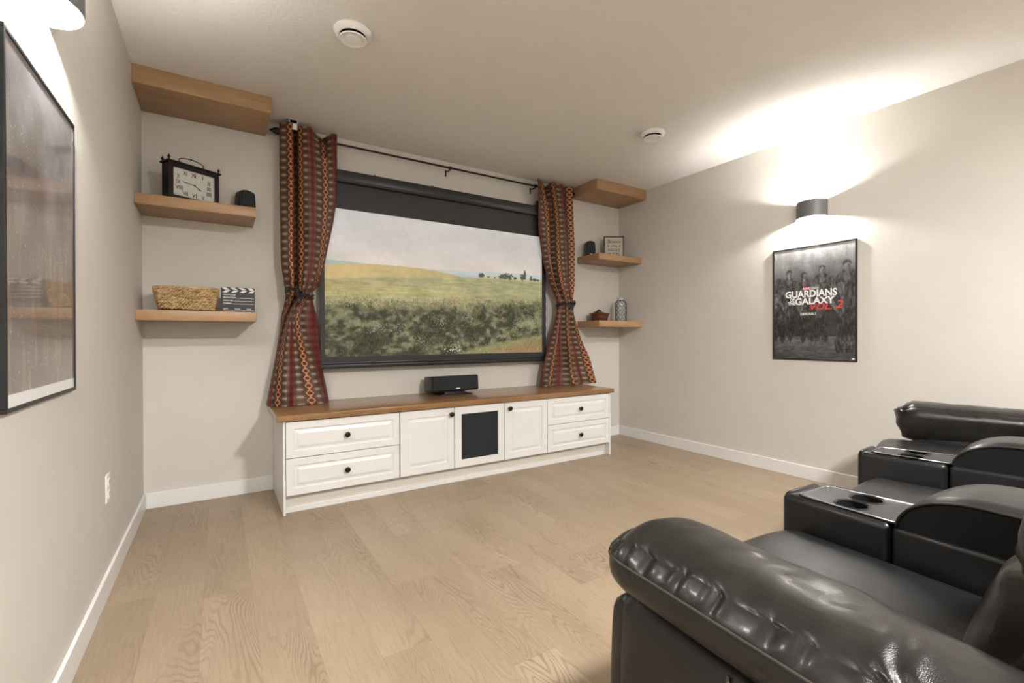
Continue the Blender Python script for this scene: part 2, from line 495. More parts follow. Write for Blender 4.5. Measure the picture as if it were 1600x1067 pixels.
def picture(name, img, P, parent, mat, label=None, thick=.002):
    """img rows bottom-up (ny,nx,3) linear; P(u,v) -> world point; one mesh with a back"""
    ny, nx = img.shape[:2]
    u = np.linspace(0, 1, nx); v = np.linspace(0, 1, ny)
    A = np.array(P(0, 0)); U = np.array(P(1, 0))-A; V = np.array(P(0, 1))-A
    co_ = A+u[None, :, None]*U+v[:, None, None]*V
    co_ = co_.reshape(-1, 3)
    idx = np.arange(nx*ny).reshape(ny, nx)
    f = np.stack([idx[:-1, :-1], idx[:-1, 1:], idx[1:, 1:], idx[1:, :-1]], -1).reshape(-1, 4)
    me = bpy.data.meshes.new(name)
    me.vertices.add(len(co_)); me.vertices.foreach_set('co', co_.ravel())
    me.loops.add(f.size); me.loops.foreach_set('vertex_index', f.ravel().astype(np.int32))
    me.polygons.add(len(f)); me.polygons.foreach_set('loop_start', (np.arange(len(f))*4).astype(np.int32))
    me.update(calc_edges=True)
    ca = me.color_attributes.new('Col', 'FLOAT_COLOR', 'POINT')
    rgba = np.concatenate([img.reshape(-1, 3), np.ones((nx*ny, 1))], 1).astype(np.float32)
    ca.data.foreach_set('color', rgba.ravel())
    return link(name, me, mat, parent, label=label)

def landscape(nx=800, ny=450):
    u = np.linspace(0, 1, nx)[None, :]+np.zeros((ny, 1)); v = np.linspace(0, 1, ny)[:, None]+np.zeros((1, nx))
    img = np.zeros((ny, nx, 3))
    L = lambda a, b, t: np.asarray(a, float)+(np.asarray(b, float)-np.asarray(a, float))*np.clip(t, 0, 1)[..., None]
    # sky
    cl = fbm(nx, ny, 5, 6, 5, 1)
    sky = L((198, 191, 186), (190, 190, 190), (v-.66)/.2); sky = sky+((cl-.5)*26)[..., None]+(fbm(nx, ny, 60, 40, 2, 9)-.5)[..., None]*7
    sky = sky+np.clip((.35-u), 0, 1)[..., None]*np.array([6, 9, 13])
    img[:] = sky
    def blend(mask, colr):
        m = np.clip(mask, 0, 1)[..., None]; img[:] = img*(1-m)+colr*m
    def edge(y, soft=.006): return (y-v)/soft
    n1 = fbm(nx, ny, 60, 50, 4, 20); n2 = fbm(nx, ny, 16, 12, 5, 30); n3 = fbm(nx, ny, 130, 90, 2, 44); streak = fbm(nx, ny, 20, 120, 3, 50)
    # sea
    ytop = .655-.012*np.sin(u*5)+.004*(n1-.5)
    sea = L((150, 170, 172), (176, 186, 190), np.clip(u*1.6, 0, 1)+(streak-.5)*1.6)
    blend(edge(ytop), sea)
    blend(edge(.632-.018*u+.01*(n2-.5), .004)*(u > .40)*(u < .78), L((185, 172, 150), (196, 190, 180), n1*1.0))
    blend(edge(.625-.03*np.abs(u-.55), .004)*(u > .42), L((150, 170, 180), (180, 190, 196), streak))
    # dunes/hill
    hill = .648-.55*np.maximum(0, np.abs(u-.26)-.03)**2.0-.02*(u > .5)*(u-.5)
    hc = L((190, 168, 118), (166, 160, 112), (u-.1)/.45+(n2-.5)*.9)
    blend(edge(hill), hc+(n1-.5)[..., None]*16)
    # far right strip, dark tree clumps
    blend(edge(.628, .006)*(u > .66), L((176, 170, 130), (190, 180, 150), n1))
    for cx, r, hh in ((.665, .017, .03), (.70, .008, .012), (.735, .006, .01), (.765, .012, .035), (.795, .025, .045), (.815, .018, .04), (.845, .01, .02), (.885, .014, .045), (.90, .008, .075), (.935, .009, .04), (.955, .018, .02), (.98, .012, .014)):
        d = ((u-cx)/r)**2+((v-(.612+hh*.5))/(hh*.62))**2+(n3-.5)*1.9
        blend((1.05-d)*1.6, L((62, 66, 56), (96, 98, 80), n1))
    # meadow band
    top = .57-.04*np.clip(1-u/.25, 0, 1)+.045*np.clip((u-.25)/.4, 0, 1)
    me_ = L((162, 158, 118), (140, 142, 108), (n2-.5)*2+.5); me_ = me_+(streak-.5)[..., None]*34+(n1-.5)[..., None]*16
    me_ = L((0, 0, 0), (0, 0, 0), u*0)+me_
    blend(edge(top, .02), me_)
    warm = np.exp(-((v-.46)/.05)**2)*np.clip(.9-u, 0, 1); img[:] = img+warm[..., None]*np.array([16, 6, -12])*n2[..., None]*2
    # dark scrub
    st = .405+.06*(fbm(nx, ny, 26, 3, 3, 61)-.5)+.055*np.clip((u-.55)/.4, 0, 1)
    n4 = fbm(nx, ny, 36, 26, 5, 70); n5 = fbm(nx, ny, 9, 7, 4, 90)
    dk = L((58, 60, 44), (118, 118, 88), (n4-.36)*2.6+(n1-.5)*1.3+(n5-.5)*.8)
    dk = L((0, 0, 0), (0, 0, 0), u*0)+dk; 
    blend(edge(st+.08*(n1-.5)+.05*(n3-.5), .085), dk)
    blob = np.clip((n5-.50)*5, 0, 1)*np.clip((.34-v)*6, 0, 1); blend(blob*.45*np.clip((n1-.42)*5, 0, 1), L((118, 124, 96), (146, 152, 120), n3))
    deep = np.clip((.47-fbm(nx, ny, 13, 9, 4, 120))*8, 0, 1)*np.clip((.26-v)*7, 0, 1); blend(deep*.7, L((40, 44, 30), (60, 62, 44), n3))
    # lower right bank
    bank = .005+.17*np.clip((u-.52)/.5, 0, 1.)**.8+.012*(n2-.5)
    blend(edge(bank, .03), L((118, 118, 80), (140, 138, 96), n1)+(streak-.5)[..., None]*20)
    bank2 = .0+.13*np.clip((u-.70)/.3, 0, 1)**.6
    blend(edge(bank2, .03), L((128, 104, 70), (146, 126, 88), n2))
    # brush strokes: short leaning dabs coloured from what lies under them
    rr = np.random.default_rng(31)
    def dab(a, c_, lx, ly, tilt, colr, op):
        R_ = max(lx, ly)*1.3
        i0, i1 = int(max(0, (c_-R_*1.8)*ny)), int(min(ny, (c_+R_*1.8)*ny+1)); j0, j1 = int(max(0, (a-R_)*nx)), int(min(nx, (a+R_)*nx+1))
        if i1 <= i0 or j1 <= j0: return
        dx = u[i0:i1, j0:j1]-a; dy = (v[i0:i1, j0:j1]-c_)*.5625; ct, st_ = math.cos(tilt), math.sin(tilt)
        d = ((dx*ct+dy*st_)/lx)**2+((-dx*st_+dy*ct)/ly)**2
        mm = (np.clip((1.3-d)*1.3, 0, 1)*op)[..., None]; img[i0:i1, j0:j1] = img[i0:i1, j0:j1]*(1-mm)+np.asarray(colr, float)*mm
    def under(a, c_): return img[min(ny-1, int(c_*ny)), min(nx-1, int(a*nx))]
    for _ in range(7000):
        a = rr.random(); c_ = rr.random()**1.1*.45
        base = under(a, c_)+rr.normal(0, 17)+np.array([rr.normal(0, 4), rr.normal(0, 4), rr.normal(0, 6)])
        dab(a, c_, rr.uniform(.0009, .0022), rr.uniform(.002, .0065), rr.normal(0, .5), base, .55)
    for _ in range(1500):
        a = rr.random(); c_ = rr.uniform(.40, .60); dab(a, c_, rr.uniform(.004, .012), rr.uniform(.0008, .0018), rr.normal(0, .1), under(a, min(c_, .57))+rr.normal(0, 7), .4)
    for _ in range(420):      # dark stems along the top of the scrub
        a = rr.random(); c_ = .385+.07*max(0, a-.5)+rr.normal(0, .022); dab(a, c_, .0009, rr.uniform(.003, .008), rr.normal(0, .35), (70, 70, 50), .5)
    def cluster(cu, cv, su, sv, n_, cols, r_=.0014, op=.75):
        for _ in range(n_):
            dab(rr.normal(cu, su), rr.normal(cv, sv), r_*rr.uniform(.6, 1.5), r_*rr.uniform(.6, 1.3), rr.uniform(0, 3), cols[rr.integers(len(cols))], op)
    yel = [(206, 188, 118), (190, 170, 96), (212, 202, 150)]; red_ = [(184, 112, 92), (196, 136, 118), (168, 96, 80)]; wht = [(206, 204, 186), (178, 184, 160), (160, 170, 142)]
    cluster(.12, .365, .045, .010, 46, yel); cluster(.22, .35, .03, .015, 26, yel); cluster(.28, .41, .04, .012, 22, red_+yel); cluster(.22, .36, .10, .02, 30, wht, .0012, .5)
    cluster(.44, .41, .03, .018, 50, red_+yel+wht); cluster(.545, .415, .022, .014, 46, red_, .0018); cluster(.60, .39, .03, .012, 14, red_+wht)
    cluster(.74, .44, .05, .015, 26, red_+yel, .0013, .6); cluster(.93, .46, .05, .02, 30, red_, .0013, .6); cluster(.76, .335, .025, .018, 30, [(196, 170, 160), (150, 186, 172), (190, 120, 104)]); cluster(.775, .29, .006, .006, 8, [(206, 126, 116)], .002)
    for cu, cv, su, n_ in ((.20, .20, .03, 60), (.28, .205, .02, 46), (.385, .11, .03, 90), (.47, .24, .022, 50), (.43, .28, .01, 16), (.60, .265, .02, 40), (.55, .075, .05, 60), (.62, .10, .03, 40)):
        cluster(cu, cv, su, .022, n_, wht, .0016, .55)
    for _ in range(9): cluster(rr.uniform(.82, .99), rr.uniform(.17, .33), .022, .022, 42, [(176, 176, 140), (190, 186, 140), (150, 156, 118)], .0016, .6)
    cluster(.53, .035, .018, .010, 34, [(224, 220, 204)], .0019, .9); cluster(.79, .135, .02, .006, 12, [(214, 210, 190)], .0016, .8)
    gr = img.mean(-1, keepdims=True); img = gr+(img-gr)*.9
    return srgb(np.clip(img, 0, 255))*.88

# ------------------------------------------------------------------ projection screen
scr = thing('projection_screen', (2.16, -.10, .893), 'large pulled-down projection screen showing a meadow landscape between the curtains', 'projection screen')
bm = B(); box(bm, 1.10, 3.225, -.130, -.012, 2.353, 2.446, .004, 2); link('housing', bm, M_case, scr, smooth=30)
bm = B(); box(bm, 1.10, 3.225, -.1335, -.1305, 2.354, 2.372, 0); link('housing_lip', bm, M_black, scr)
for x in (1.50, 1.998):
    link('mount_tab', box(B(), x-.006, x+.006, -.1315, -.05, 2.436, 2.451), M_black, scr)
bm = B(); box(bm, 3.09, 3.20, -.138, -.02, 2.4465, 2.460, .003); box(bm, 3.10, 3.135, -.138, -.11, 2.455, 2.495, .004); box(bm, 3.155, 3.18, -.138, -.11, 2.455, 2.482, .004); link('mount_bracket', bm, M_black, scr)
bm = B()
n = 60; rows = []
zz = [.934+(2.352-.934)*i/n for i in range(n+1)]
for z in zz:
    wv = .006*abs(math.sin((z-.93)*math.pi/.098)) if z < 2.3 else 0
    rows.append([bm.verts.new((1.083+wv, -.0900, z)), bm.verts.new((3.250-wv, -.0900, z)), bm.verts.new((3.250-wv, -.0885, z)), bm.verts.new((1.083+wv, -.0885, z))])
for a, b2 in zip(rows, rows[1:]):
    for k in range(4): bm.faces.new([a[k], a[(k+1) % 4], b2[(k+1) % 4], b2[k]])
bm.faces.new(rows[0]); bm.faces.new(rows[-1])
fab = link('screen_fabric', bm, M_scrblack, scr)
picture('picture_area', landscape(), lambda a, c: (1.118+a*(3.195-1.118), -.0912, .984+c*(2.150-.984)), scr, M_picture, label='meadow landscape picture on the screen')
bm = B(); box(bm, 1.072, 3.258, -.106, -.076, .893, .926, .006, 3); box(bm, 1.076, 3.254, -.1, -.08, .926, .940, .002); link('weight_bar', bm, M_black, scr, smooth=30)

# ------------------------------------------------------------------ curtain rod
rod = thing('curtain_rod', (2.2, -.10, 2.655), 'thin black curtain rod with leaf finials running above the projection screen', 'curtain rod')
RZ_, RY = 2.650, -.10
link('pole', tube(B(), [(.835, RY, RZ_), (3.53, RY, RZ_)], .0085, 12), M_blackmetal, rod, smooth=40)
for sx in (-1, 1):
    x0 = .835 if sx < 0 else 3.53
    bm = lathe(B(), [(0, 0), (.011, 0), (.012, .010), (.016, .014), (.024, .03), (.026, .045), (.020, .065), (.008, .085), (.0, .098)], (0, 0, 0), 20, 'x')
    for v in bm.verts: v.co = Vector((x0+sx*v.co.x, RY+v.co.y, RZ_+v.co.z))
    link('finial', bm, M_blackmetal, rod, smooth=40)
for x in (.90, 2.178, 3.115):
    bm = B(); tube(bm, [(x, -.004, RZ_-.004), (x, -.04, RZ_-.012), (x, -.08, RZ_-.018), (x, RY, RZ_-.012)], .0055, 8)
    box(bm, x-.0075, x+.0075, -.006, -.0005, RZ_-.05, RZ_+.01, .002)
    lathe(bm, [(.0086, -.010), (.0145, -.010), (.0145, .010), (.0086, .010)], (x, RY, RZ_), 16, 'x')
    link('bracket', bm, M_blackmetal, rod, smooth=40)
bm = B(); box(bm, .868, .925, -.150, -.095, 2.712, 2.7395, .002); box(bm, .872, .921, -.150, -.146, 2.668, 2.7395, .001)
o = link('curtain_hook_bracket', bm, M_plastic); tag(o, 'small white plastic bracket on the ceiling above the left curtain', 'bracket')

# ------------------------------------------------------------------ curtains
def catmull(xs, ys, x):
    n_ = len(xs)
    if x <= xs[0]: return ys[0]
    if x >= xs[-1]: return ys[-1]
    i = max(k for k in range(n_-1) if xs[k] <= x)
    h = xs[i+1]-xs[i]; t = (x-xs[i])/h
    def slope(k):
        if k <= 0: return (ys[1]-ys[0])/(xs[1]-xs[0])
        if k >= n_-1: return (ys[-1]-ys[-2])/(xs[-1]-xs[-2])
        a = (ys[k]-ys[k-1])/(xs[k]-xs[k-1]); b = (ys[k+1]-ys[k])/(xs[k+1]-xs[k])
        return 0 if a*b <= 0 else 2*a*b/(a+b)
    m0, m1 = slope(i)*h, slope(i+1)*h
    return (2*t**3-3*t*t+1)*ys[i]+(t**3-2*t*t+t)*m0+(-2*t**3+3*t*t)*ys[i+1]+(t**3-t*t)*m1

def curtain(label, ws, zs, X, Y, uoff, ztop, zbot, holes, tie, knot_x, mirror, seed):
    root = thing('curtain', ((X[0][0]+X[0][-1])/2, -.15, zbot), label, 'curtain', 'grommet curtains beside the screen')
    nz, nw = 230, 190
    cols_z = [[catmull(zs[::-1], [X[r][k] for r in range(len(zs))][::-1], zz_) for k in range(len(ws))] for zz_ in [0]] if 0 else None
    zlist = [zbot+(ztop-zbot)*i/nz for i in range(nz+1)]
    xr = [[X[r][k] for r in range(len(zs))][::-1] for k in range(len(ws))]
    yr = [[Y[r][k] for r in range(len(zs))][::-1] for k in range(len(ws))]
    zr = zs[::-1]
    bm = bmesh.new(); uvl = bm.loops.layers.uv.new('UVMap'); grid = []; uvs = {}
    for z in zlist:
        xk = [catmull(zr, a, z) for a in xr]; yk = [catmull(zr, a, z) for a in yr]
        row = []
        for j in range(nw+1):
            wv = ws[0]+(ws[-1]-ws[0])*j/nw
            x = catmull(ws, xk, wv); y = catmull(ws, yk, wv)
            # small soft ripples, stronger near the tie and the hem
            k = math.exp(-((z-tie)/.22)**2)
            nn = noise.noise(Vector((wv*.9, z*2.2, seed))); n2 = noise.noise(Vector((wv*1.8+z*2, z*.8, seed+5)))
            y += .016*nn*(1-.5*k)+.012*n2*k
            hem = math.exp(-((z-zbot)/.10)**2)
            y += .020*sm(1.42, 1.0, z)*math.sin(wv*1.9+seed+.6*math.sin(z*5))*sm(ws[0], ws[0]+1.5, wv)
            y += hem*.03*noise.noise(Vector((wv*.8, 3.1, seed)))
            x += hem*.008*noise.noise(Vector((wv*1.1, 9, seed)))+.004*k*noise.noise(Vector((wv*2, z*9, seed)))
            zz = z
            if z > ztop-.10:      # scalloped heading between grommets
                zz += (z-(ztop-.10))/.10*(-.030)*math.sin(math.pi*max(0, min(1, (wv-holes[0])/(holes[1]-holes[0]))))**2
            y = min(y, -.018)
            if z > .85 and z < 2.52 and x > 1.06 and x < 3.28: y = min(y, -.115 if z < 2.3 else -.142)
            v = bm.verts.new((x, y, zz)); row.append(v); uvs[v] = (wv+uoff, z)
        grid.append(row)
    for i in range(nz):
        for j in range(nw):
            f = bm.faces.new([grid[i][j], grid[i][j+1], grid[i+1][j+1], grid[i+1][j]])
            for l in f.loops: l[uvl].uv = uvs[l.vert]
    # the fabric's own thickness
    bm.normal_update()
    me = bpy.data.meshes.new('cloth'); bm.to_mesh(me); bm.free()
    cl = link('_cloth', me, M_curtain, root, smooth=True); cl.name = 'cloth'
    so = cl.modifiers.new('thickness', 'SOLIDIFY'); so.thickness = .002; so.offset = 0
    # tie cord following the bundle
    xs_ = [catmull(zr, a, tie) for a in (xr[0], xr[-1])]
    a0, a1 = min(xs_)-.003, max(xs_)+.003; cx = (a0+a1)/2; rx = (a1-a0)/2
    bm = B()
    for dz, ph in ((.0, 0), (.014, .5)):
        pts = []
        for k in range(48):
            t = 2*math.pi*k/48
            pts.append((cx+rx*math.cos(t), -.150+.105*math.sin(t)+.0, tie+dz+.022*math.cos(t)*mirror+.012*math.sin(2*t+ph)))
        pts = [(p[0], min(p[1], -.04), p[2]) for p in pts]
        tube(bm, pts, .0055, 7, closed=True)
    kx, ky, kz = knot_x, -.262, tie-.008
    for k in range(3):
        pts = []
        for j in range(20):
            t = 2*math.pi*j/20
            pts.append((kx+.020*math.cos(t)*(1 if k else .7), ky-.006*k+.006*math.sin(t*2), kz+.014*math.sin(t)+.010*(k-1)))
        tube(bm, pts, .006, 7, closed=True)
    for s_, L_ in ((-1, .10), (1, .06)):
        tube(bm, [(kx, ky, kz), (kx+s_*.012, ky-.004, kz-.03), (kx+s_*.016-.01, ky+.004, kz-L_)], .0045, 7)
    link('tie_cord', bm, M_black, root, smooth=True, label='black cord knotted around the gathered curtain')
    # grommets on the fold where the rod shows
    for hx, hy in [(catmull(ws, [X[0][k] for k in range(len(ws))], h), catmull(ws, [Y[0][k] for k in range(len(ws))], h)) for h in holes]:
        bm = B(); pts = [(hx+.004*math.cos(t), RY+.020*math.cos(t), RZ_+.020*math.sin(t)) for t in [2*math.pi*k/20 for k in range(20)]]
        tube(bm, pts, .0035, 8, closed=True); link('grommet', bm, M_bronze, root, smooth=True)
    return root

PX = lambda p: .7105+(p-415.5)*.0044
ws = [-2.6, -1, -.3, .5, 1.8, 3, 5, 7, 9, 9.4]
zs = [2.70, 2.25, 1.75, 1.55, 1.46, 1.27, .98, .66]
Xl = [[437, 452, 458, 460, 462, 467, 484, 506, 524, 528], [437, 453, 459, 460, 462, 468, 486, 508, 524, 527],
      [438, 453, 458, 459, 461, 469, 484, 501, 507, 509], [442, 455, 458, 459, 461, 467, 478, 490, 496, 498],
      [445, 454, 457, 458, 460, 464, 471, 478, 485, 487], [440, 441, 443, 444, 446, 448, 452, 460, 483, 494],
      [431, 430, 430, 431, 433, 437, 450, 470, 493, 500], [417, 416, 416, 418, 422, 430, 450, 481, 508, 513]]
Xl = [[PX(p) for p in r] for r in Xl]
yt = [-.13, -.175, -.12, -.07, -.06, -.15, -.165, -.075, -.14, -.13]
ym = [-.13, -.175, -.13, -.07, -.07, -.15, -.18, -.155, -.16, -.13]
yti = [-.13, -.18, -.17, -.12, -.13, -.20, -.20, -.19, -.17, -.13]
yb1 = [-.05, -.09, -.12, -.10, -.13, -.20, -.21, -.20, -.17, -.13]
ybb = [-.10, -.12, -.14, -.13, -.17, -.24, -.25, -.24, -.21, -.15]
curtain('patterned brown and red curtain tied with black cord left of the projection screen', ws, zs, Xl, [yt, ym, ym, ym, yti, yb1, yb1, ybb],
        1.5, 2.705, .641, (4.6, 8.4), 1.455, 0.918, -1, 3.3)
tab = ([839, 848, 858, 872, 893, 905, 925, 935], [3.095, 3.164, 3.243, 3.357, 3.535, 3.638, 3.815, 3.90])
PR = lambda p: float(np.interp(p, tab[0], tab[1]))
ws2 = [0, 2, 3, 4.5, 6, 7, 8, 8.7, 9.3, 10.4]
zs2 = [2.70, 2.25, 1.95, 1.70, 1.47, 1.18, .85, .66]
Xr = [[839, 849, 856, 860, 864, 872, 878, 881, 885, 894], [842, 852, 858, 862, 867, 873, 879, 882, 886, 895],
      [848, 854, 859, 863, 869, 875, 880, 884, 888, 896], [858, 862, 865, 868, 873, 878, 883, 886, 889, 896],
      [872, 874, 876, 878, 882, 885, 888, 890, 892, 895], [863, 868, 872, 878, 884, 888, 892, 896, 900, 905],
      [850, 859, 868, 880, 888, 896, 902, 906, 911, 925], [845, 854, 864, 878, 891, 899, 905, 910, 917, 930]]
Xr = [[PR(p) for p in r] for r in Xr]
rt = [-.16, -.13, -.08, -.06, -.15, -.14, -.16, -.06, -.10, -.16]
rm = [-.14, -.20, -.16, -.12, -.20, -.19, -.22, -.08, -.13, -.17]
rti = [-.13, -.17, -.17, -.16, -.20, -.20, -.20, -.17, -.17, -.14]
rb = [-.13, -.18, -.16, -.12, -.20, -.17, -.14, -.11, -.15, -.16]
rbb = [-.13, -.20, -.16, -.14, -.24, -.20, -.16, -.15, -.20, -.18]
curtain('patterned brown and red curtain tied with black cord right of the projection screen', ws2, zs2, Xr, [rt, rm, rm, rm, rti, rb, rb, rbb],
        2.5, 2.705, .641, (2.6, 5.6), 1.475, 3.455, 1, 8.1)

# ------------------------------------------------------------------ ceiling vents
for cx, cy, lab in ((1.028, -1.385, 'round white ceiling vent nearer the camera, high on the left'), (3.318, -1.405, 'round white ceiling vent farther away, near the right wall sconce')):
    v = thing('ceiling_vent', (cx, cy, H), lab, 'vent', 'round ceiling vents')
    link('outer_ring', lathe(B(), [(.070, 0), (.095, 0), (.096, -.008), (.088, -.020), (.072, -.028), (.066, -.026), (.066, -.004), (.070, 0)], (cx, cy, H-.0005), 48), M_plastic, v, smooth=35)
    link('throat', lathe(B(), [(0, -.003), (.066, -.003), (.066, -.0035), (0, -.0035)], (cx, cy, H), 40), M_dark, v)
    link('valve_disc', lathe(B(), [(0, -.026), (.020, -.026), (.040, -.024), (.060, -.036), (.069, -.040), (.066, -.046), (.050, -.043), (.040, -.036), (.038, -.048), (0, -.050)], (cx, cy, H), 48), M_plastic, v, smooth=35)

# ------------------------------------------------------------------ wall sconces
def sconce(side, y, label):
    x = 0 if side < 0 else W; s = 1 if side < 0 else -1
    zc, hh, rw, rd = 2.128, .066, .111, .100
    r = thing('wall_sconce', (x, y, zc), label, 'wall lamp', 'half round up-down wall sconces')
    bm = B(); outer = []; inner = []
    N_ = 36
    for z in (zc-hh, zc+hh):
        outer.append([bm.verts.new((x+s*(.001+rd*math.sin(math.pi*k/N_)), y+rw*math.cos(math.pi*k/N_), z)) for k in range(N_+1)])
    for a in range(N_): bm.faces.new([outer[0][a], outer[0][a+1], outer[1][a+1], outer[1][a]])
    t_ = .003
    for z in (zc-hh, zc+hh):
        inner.append([bm.verts.new((x+s*(.001+(rd-t_)*math.sin(math.pi*k/N_)), y+(rw-t_)*math.cos(math.pi*k/N_), z)) for k in range(N_+1)])
    for a in range(N_):
        f = bm.faces.new([inner[0][a], inner[1][a], inner[1][a+1], inner[0][a+1]]); f.material_index = 1
        bm.faces.new([outer[0][a], inner[0][a], inner[0][a+1], outer[0][a+1]])
        bm.faces.new([outer[1][a], outer[1][a+1], inner[1][a+1], inner[1][a]])
    sh = link('shade', bm, [M_nickel, M_inner], r, smooth=50)
    link('back_plate', box(B(), *sorted((x+s*.0008, x+s*.004)), y-rw+.006, y+rw-.006, zc-hh+.002, zc+hh-.002), M_inner, r)
    link('bulb', rbox(B(), x+s*.042, y, zc, .05, .13, .018, .0085, (6, 10, 4)), M_glow, r, smooth=True)
    for dz in (-.034, .034):
        lamp('sconce_light', 'POINT', (x+s*.056, y, zc+dz), SCONCE_W, shadow_soft_size=.012)
SY = -2.082
sconce(-1, SY, 'half round metal wall sconce glowing on the left wall above the dark poster')
sconce(1, SY, 'half round metal wall sconce glowing on the right wall above the movie poster')
sconce(-1, -4.9, 'half round metal wall sconce on the left wall behind the seats')
sconce(1, -4.9, 'half round metal wall sconce on the right wall behind the seats')
r = thing('fill_light', (2.0, -4.7, H), 'added round fill light, out of view, flush on the ceiling over the rear of the room', 'fill light')  # unseen fixture, added to give the room frontal fill
link('diffuser', lathe(B(), [(0, -.055), (.12, -.052), (.18, -.035), (.20, -.012), (.20, -.008), (0, -.008)], (2.0, -4.7, H), 40), M_fillglow, r, smooth=40)
link('base', lathe(B(), [(0, -.0005), (.215, -.0005), (.215, -.014), (.203, -.014), (0, -.0141)], (2.0, -4.7, H), 40), M_plastic, r, smooth=40)
l = lamp('fill_lamp', 'AREA', (2.0, -4.7, H-.06), FILL_W, shape='DISK', size=.4)  # area lamp of the added fill, behind the camera

# ------------------------------------------------------------------ posters
def poster_frame(side, y0, y1, z0, z1, fx, label):
    s = 1 if side < 0 else -1; xw = 0 if side < 0 else W
    r = thing('framed_poster', (xw, (y0+y1)/2, z0), label, 'poster')
    bm = B(); fw = .011
    X0, X1 = sorted((xw+s*.001, xw+s*fx))
    for (a, b2, c, d) in ((y0, y1, z0, z0+fw), (y0, y1, z1-fw, z1), (y0, y0+fw, z0+fw, z1-fw), (y1-fw, y1, z0+fw, z1-fw)):
        box(bm, X0, X1, a, b2, c, d, .0012, 1)
    link('frame', bm, M_black, r)
    Xb0, Xb1 = sorted((xw+s*.002, xw+s*(fx-.005)))
    link('backing', box(B(), Xb0, Xb1, y0+fw, y1-fw, z0+fw, z1-fw), M_black, r)
    return r, xw+s*(fx-.0035), s, fw

def art_right(nx=200, ny=300):
    u = np.linspace(0, 1, nx)[None, :]+np.zeros((ny, 1)); v = np.linspace(0, 1, ny)[:, None]+np.zeros((1, nx))
    n1 = fbm(nx, ny, 8, 12, 5, 5); n2 = fbm(nx, ny, 40, 50, 3, 15); n3 = fbm(nx, ny, 16, 5, 4, 25)
    g = 36+118*np.clip((v-.58)/.42, 0, 1)**1.1*(.75+.5*n3)+46*(n1-.5)
    g = np.where(v < .20, 46+60*(fbm(nx, ny, 12, 60, 3, 35)-.4)+30*v/.2, g)
    # plain, anonymous standing people
    def cap(x0, y0, x1, y1, r0, r1):
        ax_, ay_ = u-x0, (v-y0)*1.5; bx, by = x1-x0, (y1-y0)*1.5
        t = np.clip((ax_*bx+ay_*by)/(bx*bx+by*by+1e-9), 0, 1); r_ = r0+(r1-r0)*t
        return np.clip((r_-np.hypot(ax_-bx*t, ay_-by*t))/.008+.5, 0, 1), ax_*by-ay_*bx
    n6 = fbm(nx, ny, 60, 40, 3, 77)
    def put(c_, tone, tex=1.0):
        c_ = (c_[0]*.78, 0); global_g[0] = global_g[0]*(1-c_[0])+np.clip(tone+(n6-.5)*110*tex+(n1-.5)*60*tex, 8, 220)*c_[0]
    global_g = [g]
    for cx, top, sc, sk, ln, hr in ((.06, .76, 1.0, 62, .0, 1), (.20, .83, 1.12, 122, -.015, 1), (.40, .80, 1.10, 132, .02, 2.2), (.62, .845, 1.2, 138, -.01, 1), (.91, .87, 1.42, 126, -.02, .8)):
        sh = top-.125*sc; hip = top-.36*sc
        for k in (-1, 1):
            kn = cx+k*.040*sc+ln*1.5; ft = cx+k*.055*sc+ln*(3+k)
            put(cap(cx+k*.028*sc, hip, kn, hip-.19*sc, .046*sc, .034*sc), 34); put(cap(kn, hip-.19*sc, ft, .155, .032*sc, .019*sc), 32)
            put(cap(ft, .148, ft+k*.030*sc, .138, .018, .013), 70)
            el = cx+k*(.125+ln*k)*sc
            put(cap(cx+k*.080*sc, sh-.015, el, sh-.12*sc, .032*sc, .024*sc), 70); put(cap(el, sh-.12*sc, cx+k*.045*sc, sh-.19*sc+.03*k*sc, .021*sc, .015*sc), 100)
        put(cap(cx, sh-.012, cx+ln*.5, hip, .092*sc, .056*sc), 48); put(cap(cx-.045*sc, sh-.05, cx-.03*sc, hip+.04, .024*sc, .014), 84); put(cap(cx+.045*sc, sh-.05, cx+.03*sc, hip+.04, .010*sc, .010), 24)
        put(cap(cx, top-.038*sc, cx, top-.046*sc*hr, .035*sc, .033*sc), 40, .8)
        put(cap(cx, sh+.035, cx, sh, .021*sc, .026*sc), sk*.7, .5); put(cap(cx+.004, top-.048*sc, cx+.002, top-.078*sc, .027*sc, .020*sc), sk*.85, 1.0); put(cap(cx+.016*sc, top-.05*sc, cx+.014*sc, top-.08*sc, .010*sc, .010*sc), sk*.55, .4)
    g = global_g[0]
    g = g+(n2-.5)*20
    g = np.clip(g*1.08+4, 12, 225)
    return srgb(np.stack([g, g*.99, g*.985], -1))
def art_left(nx=200, ny=300):
    u = np.linspace(0, 1, nx)[None, :]+np.zeros((ny, 1)); v = np.linspace(0, 1, ny)[:, None]+np.zeros((1, nx))
    n1 = fbm(nx, ny, 26, 7, 4, 55); n2 = fbm(nx, ny, 5, 7, 4, 65); sp = np.random.default_rng(8).random((ny, nx))
    a = np.array([112, 110, 112.]); b_2 = np.array([84, 76, 72.]); c_ = np.array([132, 112, 96.])
    t = np.clip((v-.45)*2.2+(n2-.5), 0, 1)[..., None]; img = b_2*(1-t)+a*t  # lighter, greyer upper part: glare on the acrylic put into the print colour
    m = (np.clip((n1-.55)*5, 0, 1)*np.clip((.72-v)*4, 0, 1))[..., None]; img = img*(1-m*.5)+c_*m*.5
    img = img+((n2-.5)*30)[..., None]; img = np.where((sp > .996)[..., None], 175.0, img)
    img = np.where((v < .035)[..., None], np.array([205, 200, 194.]), img)
    return srgb(np.clip(img*1.22+8, 8, 235))

